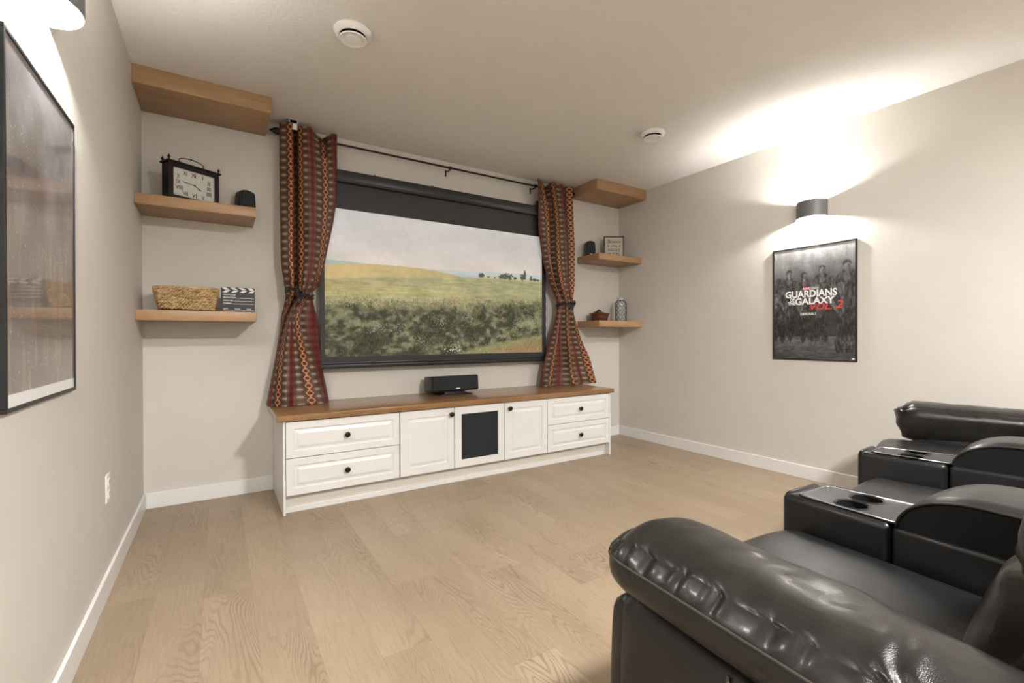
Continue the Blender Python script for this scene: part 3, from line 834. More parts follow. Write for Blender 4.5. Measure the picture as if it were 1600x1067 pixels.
# right: towards the viewer the text runs along -y
PY0, PY1, PZ0, PZ1 = -2.388, -1.784, .947, 1.850
r, px_, s, fw = poster_frame(1, PY0, PY1, PZ0, PZ1, .013, 'black framed black and white movie poster with white and red title under the right sconce')
picture('poster_print', art_right(), lambda a, c: (px_, PY1-fw-a*(PY1-PY0-2*fw), PZ0+fw+c*(PZ1-PZ0-2*fw)), r, M_poster)
def on_right(yc, zc):   # text basis: +x text -> -y world, +y text -> +z, normal -> -x
    m_ = Matrix(((0, 0, -1, px_-.0012), (-1, 0, 0, yc), (0, 1, 0, zc), (0, 0, 0, 1))); return m_
PW, PH = PY1-PY0, PZ1-PZ0
fy_ = lambda u: PY1-u*PW; fz_ = lambda v: PZ0+v*PH
def tx(body, u, v, size, width, mat, name='title_lettering', bold=.012, shear=0):
    me = text_mesh(body, size, on_right(fy_(u), fz_(v)), .0004, bold, width=width*PW, shear=shear)
    link(name, me, mat, r)
tx('GUARDIANS', .475, .555, .074, .62, M_letter, bold=.03)
tx('OF', .255, .522, .036, .065, M_letter, bold=.03)
tx('THE', .245, .490, .036, .10, M_letter, bold=.03)
tx('GALAXY', .52, .490, .074, .47, M_letter, bold=.03)
tx('VOL.', .595, .438, .070, .25, M_letter_red, bold=.01, shear=.25)
tx('2', .805, .445, .085, .085, M_letter_red, bold=.01, shear=.25)
tx('OBVIOUSLY.', .455, .395, .026, .20, M_letter, bold=.02, name='tagline_lettering')
bm = B(); box(bm, px_-.0013, px_-.0005, fy_(.475), fy_(.385), fz_(.617), fz_(.64)); link('red_label', bm, M_letter_red, r)
tx('MARVEL', .43, .619, .022, .085, M_letter, name='studio_lettering', bold=.01)
tx('STUDIOS', .53, .619, .022, .09, M_letter, name='studio_lettering', bold=.01)
bm = B(); box(bm, px_-.0013, px_-.0005, fy_(.975), fy_(.945), fz_(.018), fz_(.028)); link('corner_mark', bm, M_letter, r)

rl, pxl, s, fw = poster_frame(-1, -2.362, -1.748, .955, 1.858, .013, 'black framed dark speckled poster behind glossy acrylic on the left wall')
picture('poster_print', art_left(), lambda a, c: (pxl, -2.362+fw+a*(.614-2*fw), .955+fw+c*(.903-2*fw)), rl, M_poster_wavy)

# ------------------------------------------------------------------ wall outlet
r = thing('wall_outlet', (0, -1.180, .464), 'white duplex power outlet low on the left wall', 'outlet')
link('cover_plate', box(B(), .0005, .007, -1.217, -1.143, .402, .526, .003, 3), M_plastic, r, smooth=30)
for z in (.437, .491):
    bm = rbox(B(), .0085, -1.180, z, .004, .034, .030, .0018, (2, 8, 8)); link('socket', bm, M_plastic, r, smooth=30)
    bm = B()
    for dy in (-.007, .007): box(bm, .0100, .0109, -1.180+dy-.001, -1.180+dy+.001, z-.003, z+.007)
    link('slots', bm, M_dark, r)

# ------------------------------------------------------------------ clock
def clock():
    c0 = Vector((.165, -.285, ST)); ang = 29
    e1 = Vector((math.cos(math.radians(ang)), math.sin(math.radians(ang)), 0)); nrm = Vector((e1.y, -e1.x, 0))
    Wc, Hc, Dc = .305, .250, .085
    # local frame: x right along the face, y into the clock, z up
    Mx = Matrix(((e1.x, -nrm.x, 0, c0.x), (e1.y, -nrm.y, 0, c0.y), (0, 0, 1, c0.z), (0, 0, 0, 1)))
    cen = Mx @ Vector((Wc/2, Dc/2, 0))
    r = thing('table_clock', cen, 'dark metal lantern style clock with roman numerals on the upper left shelf', 'clock')
    bm = B(); fw = .027
    box(bm, 0, Wc, .012, Dc, .012, Hc-.012, .002, M=Mx)
    for a in ((0, Wc, 0, .014, .010, .010+fw), (0, Wc, 0, .014, Hc-.010-fw, Hc-.010), (0, fw, 0, .014, .010+fw, Hc-.010-fw), (Wc-fw, Wc, 0, .014, .010+fw, Hc-.010-fw)):
        box(bm, *a, .002, M=Mx)
    link('case', bm, M_bronze, r)
    bm = B(); box(bm, -.010, Wc+.010, -.010, Dc+.008, 0.0005, .011, .002, M=Mx); link('foot_plate', bm, M_bronze, r)
    bm = B(); box(bm, -.010, Wc+.010, -.010, Dc+.008, Hc-.011, Hc, .002, M=Mx); link('top_plate', bm, M_bronze, r)
    for fx, fy in ((.002, .002), (Wc-.002, .002), (.002, Dc-.004), (Wc-.002, Dc-.004)):
        bm = lathe(B(), [(.005, 0), (.006, .004), (.004, .008), (.008, .014), (.0085, .019), (.005, .025), (.003, .031), (0, .034)], (fx, fy, Hc), 14, M=Mx); link('finial', bm, M_bronze, r, smooth=40)
    bm = B()
    pts = [(Wc*.34, Dc/2, Hc)] + [(Wc*.34-.012+.0*k, Dc/2, Hc+.010) for k in range(1)]
    pts += [(Wc/2+.075*math.cos(t), Dc/2, Hc+.026+.024*math.sin(t)) for t in [math.pi*(1.02-k*1.04/18) for k in range(19)]]
    pts += [(Wc*.66+.012, Dc/2, Hc+.010), (Wc*.66, Dc/2, Hc)]
    tube(bm, [Mx @ Vector(p) for p in pts], .0028, 8)
    for dx in (-.014, 0, .014):
        bmesh.ops.create_uvsphere(bm, u_segments=10, v_segments=8, radius=.0055 if dx == 0 else .004, matrix=Mx @ Matrix.Translation((Wc/2+dx, Dc/2, Hc+.050)))
    link('handle', bm, M_bronze, r, smooth=40)
    bm = B(); bmesh.ops.create_uvsphere(bm, u_segments=10, v_segments=8, radius=.006, matrix=Mx @ Matrix.Translation((-.006, Dc*.6, Hc*.5))); tube(bm, [Mx @ Vector((0, Dc*.6, Hc*.5)), Mx @ Vector((-.008, Dc*.6, Hc*.5))], .003, 8); link('side_knob', bm, M_bronze, r, smooth=True)
    face = B(); box(face, fw, Wc-fw, .008, .0118, .010+fw, Hc-.010-fw, M=Mx)
    fo = link('dial', face, simple('clock_dial', (.58, .57, .52), .5), r)
    w2, h2 = Wc-2*fw, Hc-.02-2*fw; cx, cz = Wc/2, Hc/2
    F0 = Mx @ Matrix(((1, 0, 0, 0), (0, 0, -1, .0074), (0, 1, 0, 0), (0, 0, 0, 1)))
    ms = []
    pos = {'XII': (.50, .84), 'I': (.70, .84), 'II': (.86, .68), 'III': (.86, .48), 'IIII': (.86, .28), 'V': (.71, .10), 'VI': (.50, .10), 'VII': (.28, .10), 'VIII': (.14, .28), 'IX': (.12, .48), 'X': (.12, .68), 'XI': (.28, .84)}
    for k, (a, b2) in pos.items():
        ms.append(text_mesh(k, .037, F0 @ Matrix.Translation((fw+a*w2, .010+fw+b2*h2-.008, 0)), .0003, .014, width={'I': .005, 'X': .017, 'V': .017, 'II': .015, 'III': .022, 'IIII': .030, 'XII': .034, 'XI': .026, 'IX': .026, 'VI': .026, 'VII': .034, 'VIII': .042}[k]))
    for m_ in ms: link('numeral', m_, M_letter_dark, fo)
    bm = B()
    for k in range(44):
        t = k/43
        for zz in (.010+fw+.003, Hc-.010-fw-.006): box(bm, fw+.004+t*(w2-.008)-.0006, fw+.004+t*(w2-.008)+.0006, .0070, .0078, zz, zz+.004, M=Mx)
    for k in range(34):
        t = k/33
        for xx in (fw+.003, Wc-fw-.007): box(bm, xx, xx+.004, .0070, .0078, .010+fw+.004+t*(h2-.008)-.0005, .010+fw+.004+t*(h2-.008)+.0005, M=Mx)
    link('minute_track', bm, M_letter_dark, fo)
    bm = B()
    for a, L_, w_ in ((180-15+10, .072, .003), (-33, .050, .004)):
        M2 = Mx @ Matrix.Translation((cx, .0060, cz)) @ Matrix.Rotation(-math.radians(a), 4, 'Y')
        box(bm, -.008, L_, -.0008, .0004, -w_/2, w_/2, M=M2)
        box(bm, L_*.55, L_*.8, -.0009, .0005, -w_, w_, M=M2)
    lathe(bm, [(0, -.002), (.005, -.002), (.005, .001), (0, .001)], (cx, .0055, cz), 12, 'y', M=Mx)
    link('hands', bm, M_letter_dark, fo)
clock()

# ------------------------------------------------------------------ small speakers
def small_speaker(x, y, z, rot, label, logo):
    r = thing('satellite_speaker', (x, y, z), label, 'speaker', 'small black satellite speakers on the shelves')
    Mx = Matrix.Translation((x, y, z)) @ Matrix.Rotation(math.radians(rot), 4, 'Z')
    def df(u, v, q, co_):
        t = (co_.z+.085)/.17
        k = 1-.22*max(0, t-.45)**1.5*1.6
        co_.x *= k; co_.y = co_.y*k
        if q > 0: co_.z -= .016*(co_.x/.05)**2*t
        return co_
    link('cabinet', rbox(B(), 0, .004, .0855, .108, .094, .168, .012, (10, 8, 12), df, Mx), M_black, r, smooth=50)
    bm = rbox(B(), 0, -.048, .083, .096, .012, .150, .005, (10, 3, 12), lambda u, v, q, c_: Vector((c_.x*(1-.20*max(0, (c_.z+.085)/.17-.45)**1.5*1.6), c_.y, c_.z-(.012*(c_.x/.05)**2 if q > 0 else 0))), Mx)
    link('grille', bm, M_grille, r, smooth=50)
    if logo:
        bm = B(); box(bm, -.012, .012, -.0552, -.0543, .018, .026, M=Mx); link('logo', bm, M_letter, r)
small_speaker(.588, -.10, ST+.0005, 22, 'small black speaker beside the clock on the left shelf', False)
small_speaker(3.835, -.10, ST+.0005, -26, 'small black speaker beside the framed sign on the right shelf', True)

# ------------------------------------------------------------------ framed sign
def sign():
    Mx = Matrix.Translation((4.13, -.165, ST)) @ Matrix.Rotation(math.radians(-32), 4, 'Z')
    r = thing('framed_sign', (4.13, -.165, ST), 'small dark framed sign with hand lettering in the right corner', 'sign')
    w_, h_ = .112, .245; bm = B()
    for a in ((-w_, w_, -.012, .012, .0005, .014), (-w_, w_, -.012, .012, h_-.014, h_), (-w_, -w_+.014, -.012, .012, .014, h_-.014), (w_-.014, w_, -.012, .012, .014, h_-.014)):
        box(bm, *a, .0015, M=Mx)
    link('frame', bm, simple('dark_walnut', (.07, .035, .018), .45), r)
    bm = B(); box(bm, -w_+.014, w_-.014, -.003, .008, .014, h_-.014, M=Mx); link('board', bm, simple('cream_board', (.52, .47, .38), .7), r)
    F0 = Mx @ Matrix(((1, 0, 0, 0), (0, 0, -1, -.0036), (0, 1, 0, 0), (0, 0, 0, 1)))
    ms = [text_mesh('Beware', .050, F0 @ Matrix.Translation((0, .170, 0)), .0003, .004, width=.150, shear=.3),
          text_mesh('of the', .034, F0 @ Matrix.Translation((0, .126, 0)), .0003, .004, width=.075, shear=.3),
          text_mesh('WIGGLE', .044, F0 @ Matrix.Translation((0, .078, 0)), .0003, .006, width=.135),
          text_mesh('BUTTS', .044, F0 @ Matrix.Translation((0, .032, 0)), .0003, .006, width=.120)]
    for m_ in ms: link('lettering', m_, M_letter_dark, r)
    for sx in (-1, 1):
        bm = B()
        cx = sx*.062
        for k in (-1, 1): lathe(bm, [(0, -.0042), (.0055, -.0042), (.0055, -.003), (0, -.003)], (cx+k*.004, 0, .140), 12, 'y', M=Mx)
        lathe(bm, [(0, -.0044), (.0065, -.0044), (.0065, -.003), (0, -.003)], (cx, 0, .135), 4, 'y', M=Mx)
        link('heart', bm, M_letter_dark, r)
sign()

# ------------------------------------------------------------------ woven basket
def basket():
    cx, cy = .252, -.205
    r = thing('woven_basket', (cx, cy, SB), 'tapered woven straw basket on the lower left shelf', 'basket')
    m, t, b = newmat('straw_weave'); g = NT(t); v = g.coord()
    f = g.noise(g.map(v, (1, 1, 3)), 22, 4, .6)
    g.l(g.ramp(f, [(.3, (.20, .11, .045)), (.5, (.47, .31, .14)), (.7, (.66, .49, .27))]), b.inputs['Base Color']); b.inputs['Roughness'].default_value = .6
    m2 = simple('basket_core_brown', (.16, .08, .03), .8)
    H_ = .143
    def outline(t, a, ins=0):      # rounded rectangle, t height 0..1
        hx = (.140+(.171-.140)*t)-ins; hy = (.088+.022*t)-ins
        c_, s_ = math.cos(a), math.sin(a); e = .35
        return (cx+hx*math.copysign(abs(c_)**e, c_), cy+hy*math.copysign(abs(s_)**e, s_), SB+.010+t*(H_-.007))
    def ang(i, n_): # even spacing along the perimeter
        return 2*math.pi*i/n_
    bm = B(); rings = []
    for ins, ts in ((.004, (0, .5, 1)), (.009, (1, .5, .05))):
        for t_ in ts: rings.append([bm.verts.new(outline(t_, ang(i, 64), ins)) for i in range(64)])
    for a, b2 in zip(rings, rings[1:]):
        for i in range(64): bm.faces.new([a[i], a[(i+1) % 64], b2[(i+1) % 64], b2[i]])
    bm.faces.new(rings[0][::-1]); bm.faces.new(rings[-1])
    link('liner', bm, m2, r, smooth=50)
    # braided courses: two strands crossing over each other per course
    bm = B(); rows = 8; per = 2*(2*.155+2*.1)
    # arc length table
    for k in range(rows):
        t_ = (k+.5)/rows
        P = [Vector(outline(t_, 2*math.pi*i/720)) for i in range(720)]
        L_ = [0]
        for i in range(720): L_.append(L_[-1]+(P[(i+1) % 720]-P[i]).length)
        tot = L_[-1]; n_ = int(tot/.0048); waves = round(tot/.036)
        for ph in (0, math.pi):
            pts = []; rad = []
            j = 0
            for i in range(n_):
                s_ = tot*i/n_
                while L_[j+1] < s_: j += 1
                p = P[j].lerp(P[(j+1) % 720], (s_-L_[j])/max(1e-9, L_[j+1]-L_[j]))
                out = (p-Vector((cx, cy, p.z))); out.z = 0; out.normalize()
                th = 2*math.pi*waves*i/n_+ph+k*1.9+1.6*noise.noise(Vector((i*.035, k*3.7, ph)))
                pts.append(p+out*(.0035*math.cos(th*1.0)+.0015)+Vector((0, 0, .0078*math.sin(th)+.0010*math.sin(i*.9+k*3))))
                rad.append(.0048+.0016*math.sin(i*.31+k*2.1+ph))
            tube(bm, pts, rad, 6, closed=True)
    link('weave', bm, m, r, smooth=True)
    bm = B()
    P = [Vector(outline(1.0, 2*math.pi*i/160)) for i in range(160)]
    tube(bm, [p+Vector((0, 0, -.001+.001*math.sin(i*.8))) for i, p in enumerate(P)], .0065, 8, closed=True)
    link('rim', bm, m, r, smooth=True)
basket()

# ------------------------------------------------------------------ clapperboard
def clap():
    x0, x1, y, z0, z1 = .439, .638, -.215, SB+.0005, 1.477
    r = thing('clapperboard', ((x0+x1)/2, y, SB), 'black film clapperboard with white stripes beside the woven basket', 'clapperboard')
    link('board', box(B(), x0, x1, y, y+.010, z0, z1-.037, .001, 1), M_black, r)
    def bar(name, za, zb, direction, nst):
        o_ = link(name, box(B(), x0, x1, y-.002, y+.011, za, zb, .001, 1), M_black, r)
        bm = B(); w_ = (x1-x0)/nst; 
        for k in range(nst):
            a = x0+k*w_+.004+(w_*.25 if direction > 0 else w_*.15)
            sh = .010*direction
            vs_ = [(a-sh, za+.0015), (a-sh+w_*.55, za+.0015), (a+sh+w_*.55, zb-.0015), (a+sh, zb-.0015)]
            vs_ = [(max(x0+.001, min(x1-.001, p)), q) for p, q in vs_]
            f = [bm.verts.new((p, y-.0026, q)) for p, q in vs_]; f2 = [bm.verts.new((p, y-.0019, q)) for p, q in vs_]
            bm.faces.new(f); bm.faces.new(f2[::-1])
            for i in range(4): bm.faces.new([f[i], f2[i], f2[(i+1) % 4], f[(i+1) % 4]])
        link('white_stripes', bm, M_letter, o_)
    bar('lower_stick', z1-.037, z1-.019, 1, 4)
    bar('upper_stick', z1-.0185, z1, -1, 4)
    F0 = Matrix(((1, 0, 0, 0), (0, 0, -1, y-.0008), (0, 1, 0, 0), (0, 0, 0, 1)))
    ms = []
    for k, (s_, ww) in enumerate((('HOLLYWOOD', .072), ('PRODUCTION', .073), ('DIRECTOR', .058), ('CAMERA', .050))):
        zz = z1-.050-k*.0195
        me = text_mesh(s_, .0125, F0 @ Matrix.Translation((x0+.012+ww/2, zz-.004, 0)), .0003, .03, width=ww); ms.append(me)
    for s_, xa, ww in (('DATE', .012, .026), ('SCENE', .078, .034), ('TAKE', .148, .026)):
        ms.append(text_mesh(s_, .0105, F0 @ Matrix.Translation((x0+xa+ww/2, z0+.020, 0)), .0003, .03, width=ww))
    for m_ in ms: link('lettering', m_, M_letter, r)
    bm = B()
    for k in range(1, 4):
        zz = z1-.050-k*.0195-.004; xs0 = x0+.012+(.076, .062, .054)[k-1]
        box(bm, xs0, x1-.006, y-.0009, y-.0001, zz, zz+.0022)
    box(bm, x0+.012, x1-.006, y-.0009, y-.0001, z0+.014, z0+.0165); box(bm, x0+.062, x0+.0640, y-.0009, y-.0001, z0+.002, z0+.015); box(bm, x0+.132, x0+.134, y-.0009, y-.0001, z0+.002, z0+.015)
    link('rule_lines', bm, M_letter, r)
clap()

# ------------------------------------------------------------------ bowl with decorative balls
def bowl():
    cx, cy = 3.925, -.15; z = SB+.0005
    m_b = simple('bowl_glaze_brown', (.10, .028, .012), .15, coat=.7)
    o = link('bowl', lathe(B(), [(0, 0), (.080, 0), (.084, .006), (.092, .020), (.096, .030), (.093, .034), (.100, .050), (.102, .058), (.099, .062), (.107, .070), (.113, .083), (.108, .085), (.098, .066), (.090, .034), (.070, .012), (0, .010)], (cx, cy, z), 44), m_b, smooth=40)
    tag(o, 'glossy brown ribbed bowl on the lower right shelf', 'bowl')
    k = 0
    labs = ('dark brown ball at the left of the brown bowl', 'dark brown ball at the right of the brown bowl', 'dark brown ball nearest the front of the brown bowl', 'dark brown ball at the back of the brown bowl', 'dark brown ball resting on top of the others in the bowl')
    mb = simple('dark_wood_ball', (.035, .016, .010), .35, bump=(90, .6, .003))
    for (dx, dy, dz, rr), lab in zip(((-.049, .0, .072, .034), (.049, .004, .070, .034), (0, -.045, .068, .032), (.0, .048, .070, .032), (-.004, .002, .098, .031)), labs):
        bm = B(); bmesh.ops.create_icosphere(bm, subdivisions=3, radius=rr, matrix=Matrix.Translation((cx+dx, cy+dy, z+dz)))
        o = link('decorative_ball', bm, mb, smooth=True); tag(o, lab, 'ball', 'decorative balls in the brown bowl')
bowl()

# ------------------------------------------------------------------ lattice bottle
def bottle():
    cx, cy, z = 4.215, -.185, SB+.0005
    r = thing('lattice_bottle', (cx, cy, SB), 'clear glass bottle vase wrapped in wire lattice on the lower right shelf', 'vase')
    m, t, b = newmat('clear_glass'); b.inputs['Base Color'].default_value = (.93, .95, .95, 1); b.inputs['Roughness'].default_value = .04
    b.inputs['Transmission Weight'].default_value = .75; b.inputs['IOR'].default_value = 1.45
    prof = [(0, 0), (.054, 0), (.058, .006), (.059, .19), (.055, .212), (.042, .232), (.030, .240), (.028, .262), (.031, .264)]
    inn = [(.028, .264), (.025, .262), (.027, .239), (.039, .228), (.052, .210), (.056, .19), (.055, .008), (0, .006)]
    link('glass', lathe(B(), prof+inn, (cx, cy, z), 36), m, r, smooth=40)
    def rad(h): return float(np.interp(h, [0, .006, .19, .212, .232, .240], [.056, .0605, .0615, .0575, .0445, .032]))
    bm = B()
    for sgn in (1, -1):
        for k in range(9):
            pts = []
            for i in range(34):
                h = .004+i/33*.232; a = 2*math.pi*k/9+sgn*h*14.0; R_ = rad(h)
                pts.append((cx+R_*math.cos(a), cy+R_*math.sin(a), z+h))
            tube(bm, pts, .0019, 6)
    for h in (.004, .236):
        R_ = rad(h); tube(bm, [(cx+R_*math.cos(2*math.pi*i/28), cy+R_*math.sin(2*math.pi*i/28), z+h) for i in range(28)], .0026, 6, closed=True)
    for a in (2.6, 5.75):
        p = Vector((cx+.033*math.cos(a), cy+.033*math.sin(a), z+.240)); q = Vector((cx+.030*math.cos(a), cy+.030*math.sin(a), z+.275))
        tube(bm, [p, p.lerp(q, .5)+Vector((.012*math.cos(a), .012*math.sin(a), 0)), q], .002, 6)
    link('wire_lattice', bm, M_bronze, r, smooth=True)
bottle()

# ------------------------------------------------------------------ centre speaker
def center():
    cx, yf, z0 = 2.142, -.300, .640
    r = thing('center_speaker', (cx, -.20, z0), 'black centre channel speaker tilted up on the wood countertop', 'speaker')
    T_ = Matrix.Translation((cx, -.20, .676)) @ Matrix.Rotation(math.radians(-5), 4, 'X')
    def df(u, v, q, c_):
        if v > 0: c_.x *= 1-.10*v; 
        return c_
    link('cabinet', rbox(B(), 0, .026, .058, .438, .220, .132, .010, (16, 8, 8), df, T_), M_black, r, smooth=50)
    link('grille', rbox(B(), 0, -.090, .059, .426, .016, .120, .005, (14, 3, 8), None, T_), M_grille, r, smooth=50)
    bm = B(); box(bm, -.006, .030, -.0992, -.0982, .010, .0185, M=T_); link('logo', bm, M_letter, r)
    bm = B(); box(bm, cx-.14, cx+.16, -.285, -.105, z0+.0005, z0+.007, .002); 
    box(bm, cx-.10, cx+.10, -.27, -.12, z0+.007, z0+.022, .003); box(bm, cx-.07, cx+.07, -.15, -.10, z0+.012, z0+.040, .003)
    box(bm, cx-.09, cx+.09, -.26, -.20, z0+.020, z0+.036, .003)
    link('stand', bm, M_black, r, smooth=30)
center()

# ------------------------------------------------------------------ theater seating (one bolted row)
sofa = thing('theater_sofa', (2.55, -3.5, 0), 'curved row of three black leather recliner seats with cup holder consoles', 'sofa')
SEATZ, CONZ, ARMZ = .530, .615, .750
def frame(ox, oy, rot): return Matrix.Translation((ox, oy, 0)) @ Matrix.Rotation(math.radians(rot), 4, 'Z')
def sm(a, b, x): 
    t = max(0, min(1, (x-a)/(b-a))); return t*t*(3-2*t)

def seat(Mx, w_, seed, dz=0, dy=0):
    # seat cushion: crowned top, rolled front
    def df(u, v, q, c_):
        if q > 0:
            c_.z += .022*(1-u*u)*(1-.6*max(0, -v))*q
            c_.z -= .045*sm(.55, 1.0, v)*(1 if q > .3 else .3)
        c_.z += .004*noise.noise(Vector((c_.x*7, c_.y*5, seed)))
        return c_
    link('seat_cushion', rbox(B(), 0, -.335+dy, SEATZ-.115+dz, w_-.006, .70, .21, (.05, .07, .06), (22, 34, 10), df, Mx), M_leather, sofa, smooth=True)
    def df2(u, v, q, c_):
        if v > 0: c_.y += .018*(1-q*q)
        return c_
    link('footrest', rbox(B(), 0, -.10, .215, w_-.010, .16, .34, (.02, .05, .05), (14, 8, 14), df2, Mx), M_leather, sofa, smooth=True)
def backrest(Mx, w_, seed):
    # stack of pillow rolls on a leaning board, merged outline
    tilt = Mx @ Matrix.Translation((0, -.520, .47)) @ Matrix.Rotation(math.radians(17), 4, 'X')
    def df(u, v, q, c_):
        z = c_.z+.30
        if v > 0:
            pil = .014*abs(math.sin(math.pi*(z+.03)/.21))**.6
            c_.y += pil*(1-abs(u)**4)-.03*u*u
            edge = max(0, abs(u)-.45)/.55
            c_.y += .022*edge*noise.noise(Vector((c_.x*4, z*17, seed)))-.010*math.exp(-((z-.20-.25*c_.x)/.016)**2)-.012*math.exp(-((z-.31+.2*c_.x)/.014)**2)-.010*math.exp(-((z-.43-.3*c_.x)/.016)**2)+.007*noise.noise(Vector((c_.x*9, z*12, seed)))
        return c_
    b0 = link('backrest', rbox(B(), 0, -.13, .30, w_+.01, .20, .64, (.07, .075, .08), (26, 12, 70), df, tilt), M_leather_worn, sofa, smooth=True)
    link('back_shell', rbox(B(), 0, -.30, .20, w_+.005, .16, .80, .05, (10, 6, 10), None, tilt), M_leather, sofa, smooth=True)
    # gathered wing at the foot of the back cushion
    for sx in (-1, 1):
        def dfw(u, v, q, c_):
            c_.y += .010*math.sin(c_.x*90+seed)*max(0, v); c_.x += sx*.006*math.sin(c_.z*70)
            return c_
        link('wing', rbox(B(), sx*(w_/2-.030), -.062, .075, .085, .13, .18, (.035, .045, .05), (10, 10, 18), dfw, tilt), M_leather_worn, b0, smooth=True)

def armrest(Mx, inner, sx, seed, lever):
    """inner: local x of the seat side; sx=-1 left arm / +1 right arm"""
    xc = inner+sx*.150; a = link('armrest', rbox(B(), xc-sx*.010, -.575, .315, .235, .80, .59, (.02, .05, .05), (8, 22, 14),
            lambda u, v, q, c_: Vector((c_.x+.006*math.cos(c_.y*9)*u, c_.y+(.015*(1-q*q) if v > 0 else 0), c_.z)), Mx), M_leather, sofa, smooth=True)
    L_ = .86
    rc = random.Random(int(seed*10)); creases = []; yy_ = L_/2-.06
    while yy_ > -L_/2+.05:
        creases.append((yy_, rc.uniform(-.015, .10), rc.choice((.35, .5, .8, 1.2))*rc.uniform(.8, 1.1), rc.uniform(.0010, .0042), rc.uniform(.006, .012))); yy_ -= rc.uniform(.022, .085)
    def df(u, v, q, c_):
        side = u*sx             # >0 on the outer side
        # crown and drooping nose
        nose = sm(.62, 1.0, v)
        if q > 0: c_.z += .006*(1-u*u)*q-.016*nose*q-.022*sm(.2, -.8, v)*q
        if side < 0: c_.x += sx*.020*sm(.4, -.6, v)*-side*(1 if sx < 0 else 0)
        if q < 0 and side < 0: c_.z -= .078*min(1, -side*1.5)*min(1, -q*2)
        # creases leaving the outer seam, running up over the crown
        sp = 1-side; up_ = sm(.15, .45, q)
        z_ = 0
        for yc, slope_, reach, dep, wid in creases:
            d_ = (c_.y-yc-slope_*sp+.012*noise.noise(Vector((sp*5, yc*30, seed))))/wid
            if abs(d_) < 5:
                env = sm(reach, reach*.35, sp)*up_
                z_ += dep*env*(-math.exp(-d_*d_)+.75*math.exp(-((abs(d_)-2.0)/1.0)**2))
        c_.z += z_; c_.x += sx*z_*.9*max(0, side)
        c_.z += (.0065*noise.noise(Vector((c_.x*9, c_.y*8, seed)))+.003*noise.noise(Vector((c_.x*20+c_.y*8, c_.y*20, seed))))*up_
        if v > .55:
            e_ = sm(.55, 1, v)
            c_.y += (.0045*math.sin(c_.z*75+c_.x*14)+.004*noise.noise(Vector((c_.x*16, c_.z*16, seed))))*e_*(1 if sx > 0 else .35)
        return c_
    pbm = B(); pc = {}; NJ = 230 if sx < 0 else 120
    path_k = 11; outer_i = 32 if sx > 0 else 0
    keys = [(outer_i, j, path_k) for j in range(8, NJ+1, 2)]+[((32-i if sx > 0 else i), NJ, path_k) for i in range(1, 18)]
    pad = link('arm_pad', rbox(pbm, inner+sx*(.172 if sx < 0 else .155), (-.140 if sx < 0 else -.065)-L_/2, .680, .262 if sx < 0 else .29, L_, .136, (.115, .105, .064), (32, NJ, 18), df, Mx, cache=pc), M_leather_worn, a, smooth=True)
    # seam cord along the outer side and around the nose
    bm = B(); mid_ = Mx @ Vector((xc, -.5, .67)); pts = []
    for k_ in keys:
        p = pc[k_]; d_ = (p-mid_); d_.z = 0; pts.append(p+(Mx.to_3x3() @ Vector((sx*.0015, 0, 0)) if k_[1] < NJ-8 else Mx.to_3x3() @ Vector((0, .0015, 0))))
    tube(bm, pts, .0025, 7); link('seam', bm, M_thread, pad, smooth=True, label='brown stitched seam along the arm pad')
    # front facing and vertical side seam
    link('arm_front', rbox(B(), xc-sx*.010, -.180, .310, .215, .055, .57, (.02, .024, .04), (8, 6, 16), lambda u, v, q, c_: Vector((c_.x, c_.y+(.018*(1-q*q) if v > 0 else 0), c_.z)), Mx), M_leather, a, smooth=True)
    bm = B(); xo = xc-sx*.010+sx*.1178
    tube(bm, [Mx @ Vector((xo, -.437, z)) for z in (.05, .2, .4, .600)], .0026, 7); link('side_seam', bm, M_thread, a, smooth=True)
    if lever:
        bm = lathe(B(), [(0, 0), (.044, 0), (.046, .004), (.042, .008), (.034, .004), (0, .002)], (0, 0, 0), 28, 'x')
        for v in bm.verts: v.co = Mx @ Vector((xo+sx*v.co.x+sx*.001, -.352+v.co.y*.8, .476+v.co.z*.65))
        bm2 = B(); rbox(bm2, xo+sx*.008, -.347, .474, .008, .04, .022, .006, (3, 6, 5), None, Mx)
        l_ = link('recline_lever_cup', bm, M_black, a, smooth=40); link('recline_lever', bm2, M_rim, l_, smooth=True)

def wedge(nf, ff, aN, aF, s0, s1, z0, z1, inset=0, bev=.01, seg=3, bm=None):
    """block between two plan lines that leave nf/ff backwards with facings aN/aF (deg)"""
    nf, ff = Vector(nf+(0,)), Vector(ff+(0,))
    dN = Vector((-math.sin(math.radians(aN)), -math.cos(math.radians(aN)), 0)); dF = Vector((-math.sin(math.radians(aF)), -math.cos(math.radians(aF)), 0))
    side = (ff-nf).normalized()
    P = [nf+dN*s0+side*inset, ff+dF*s0-side*inset, ff+dF*s1-side*inset, nf+dN*s1+side*inset]
    t = bmesh.new()
    lo = [t.verts.new((p.x, p.y, z0)) for p in P]; hi = [t.verts.new((p.x, p.y, z1)) for p in P]
    t.faces.new(lo); t.faces.new(hi[::-1])
    for k in range(4): t.faces.new([lo[k], hi[k], hi[(k+1) % 4], lo[(k+1) % 4]])
    bmesh.ops.recalc_face_normals(t, faces=t.faces[:])
    if bev: bmesh.ops.bevel(t, geom=t.edges[:], offset=bev, segments=seg, profile=.5, affect='EDGES')
    if bm is None: return t
    merge(bm, t); return bm

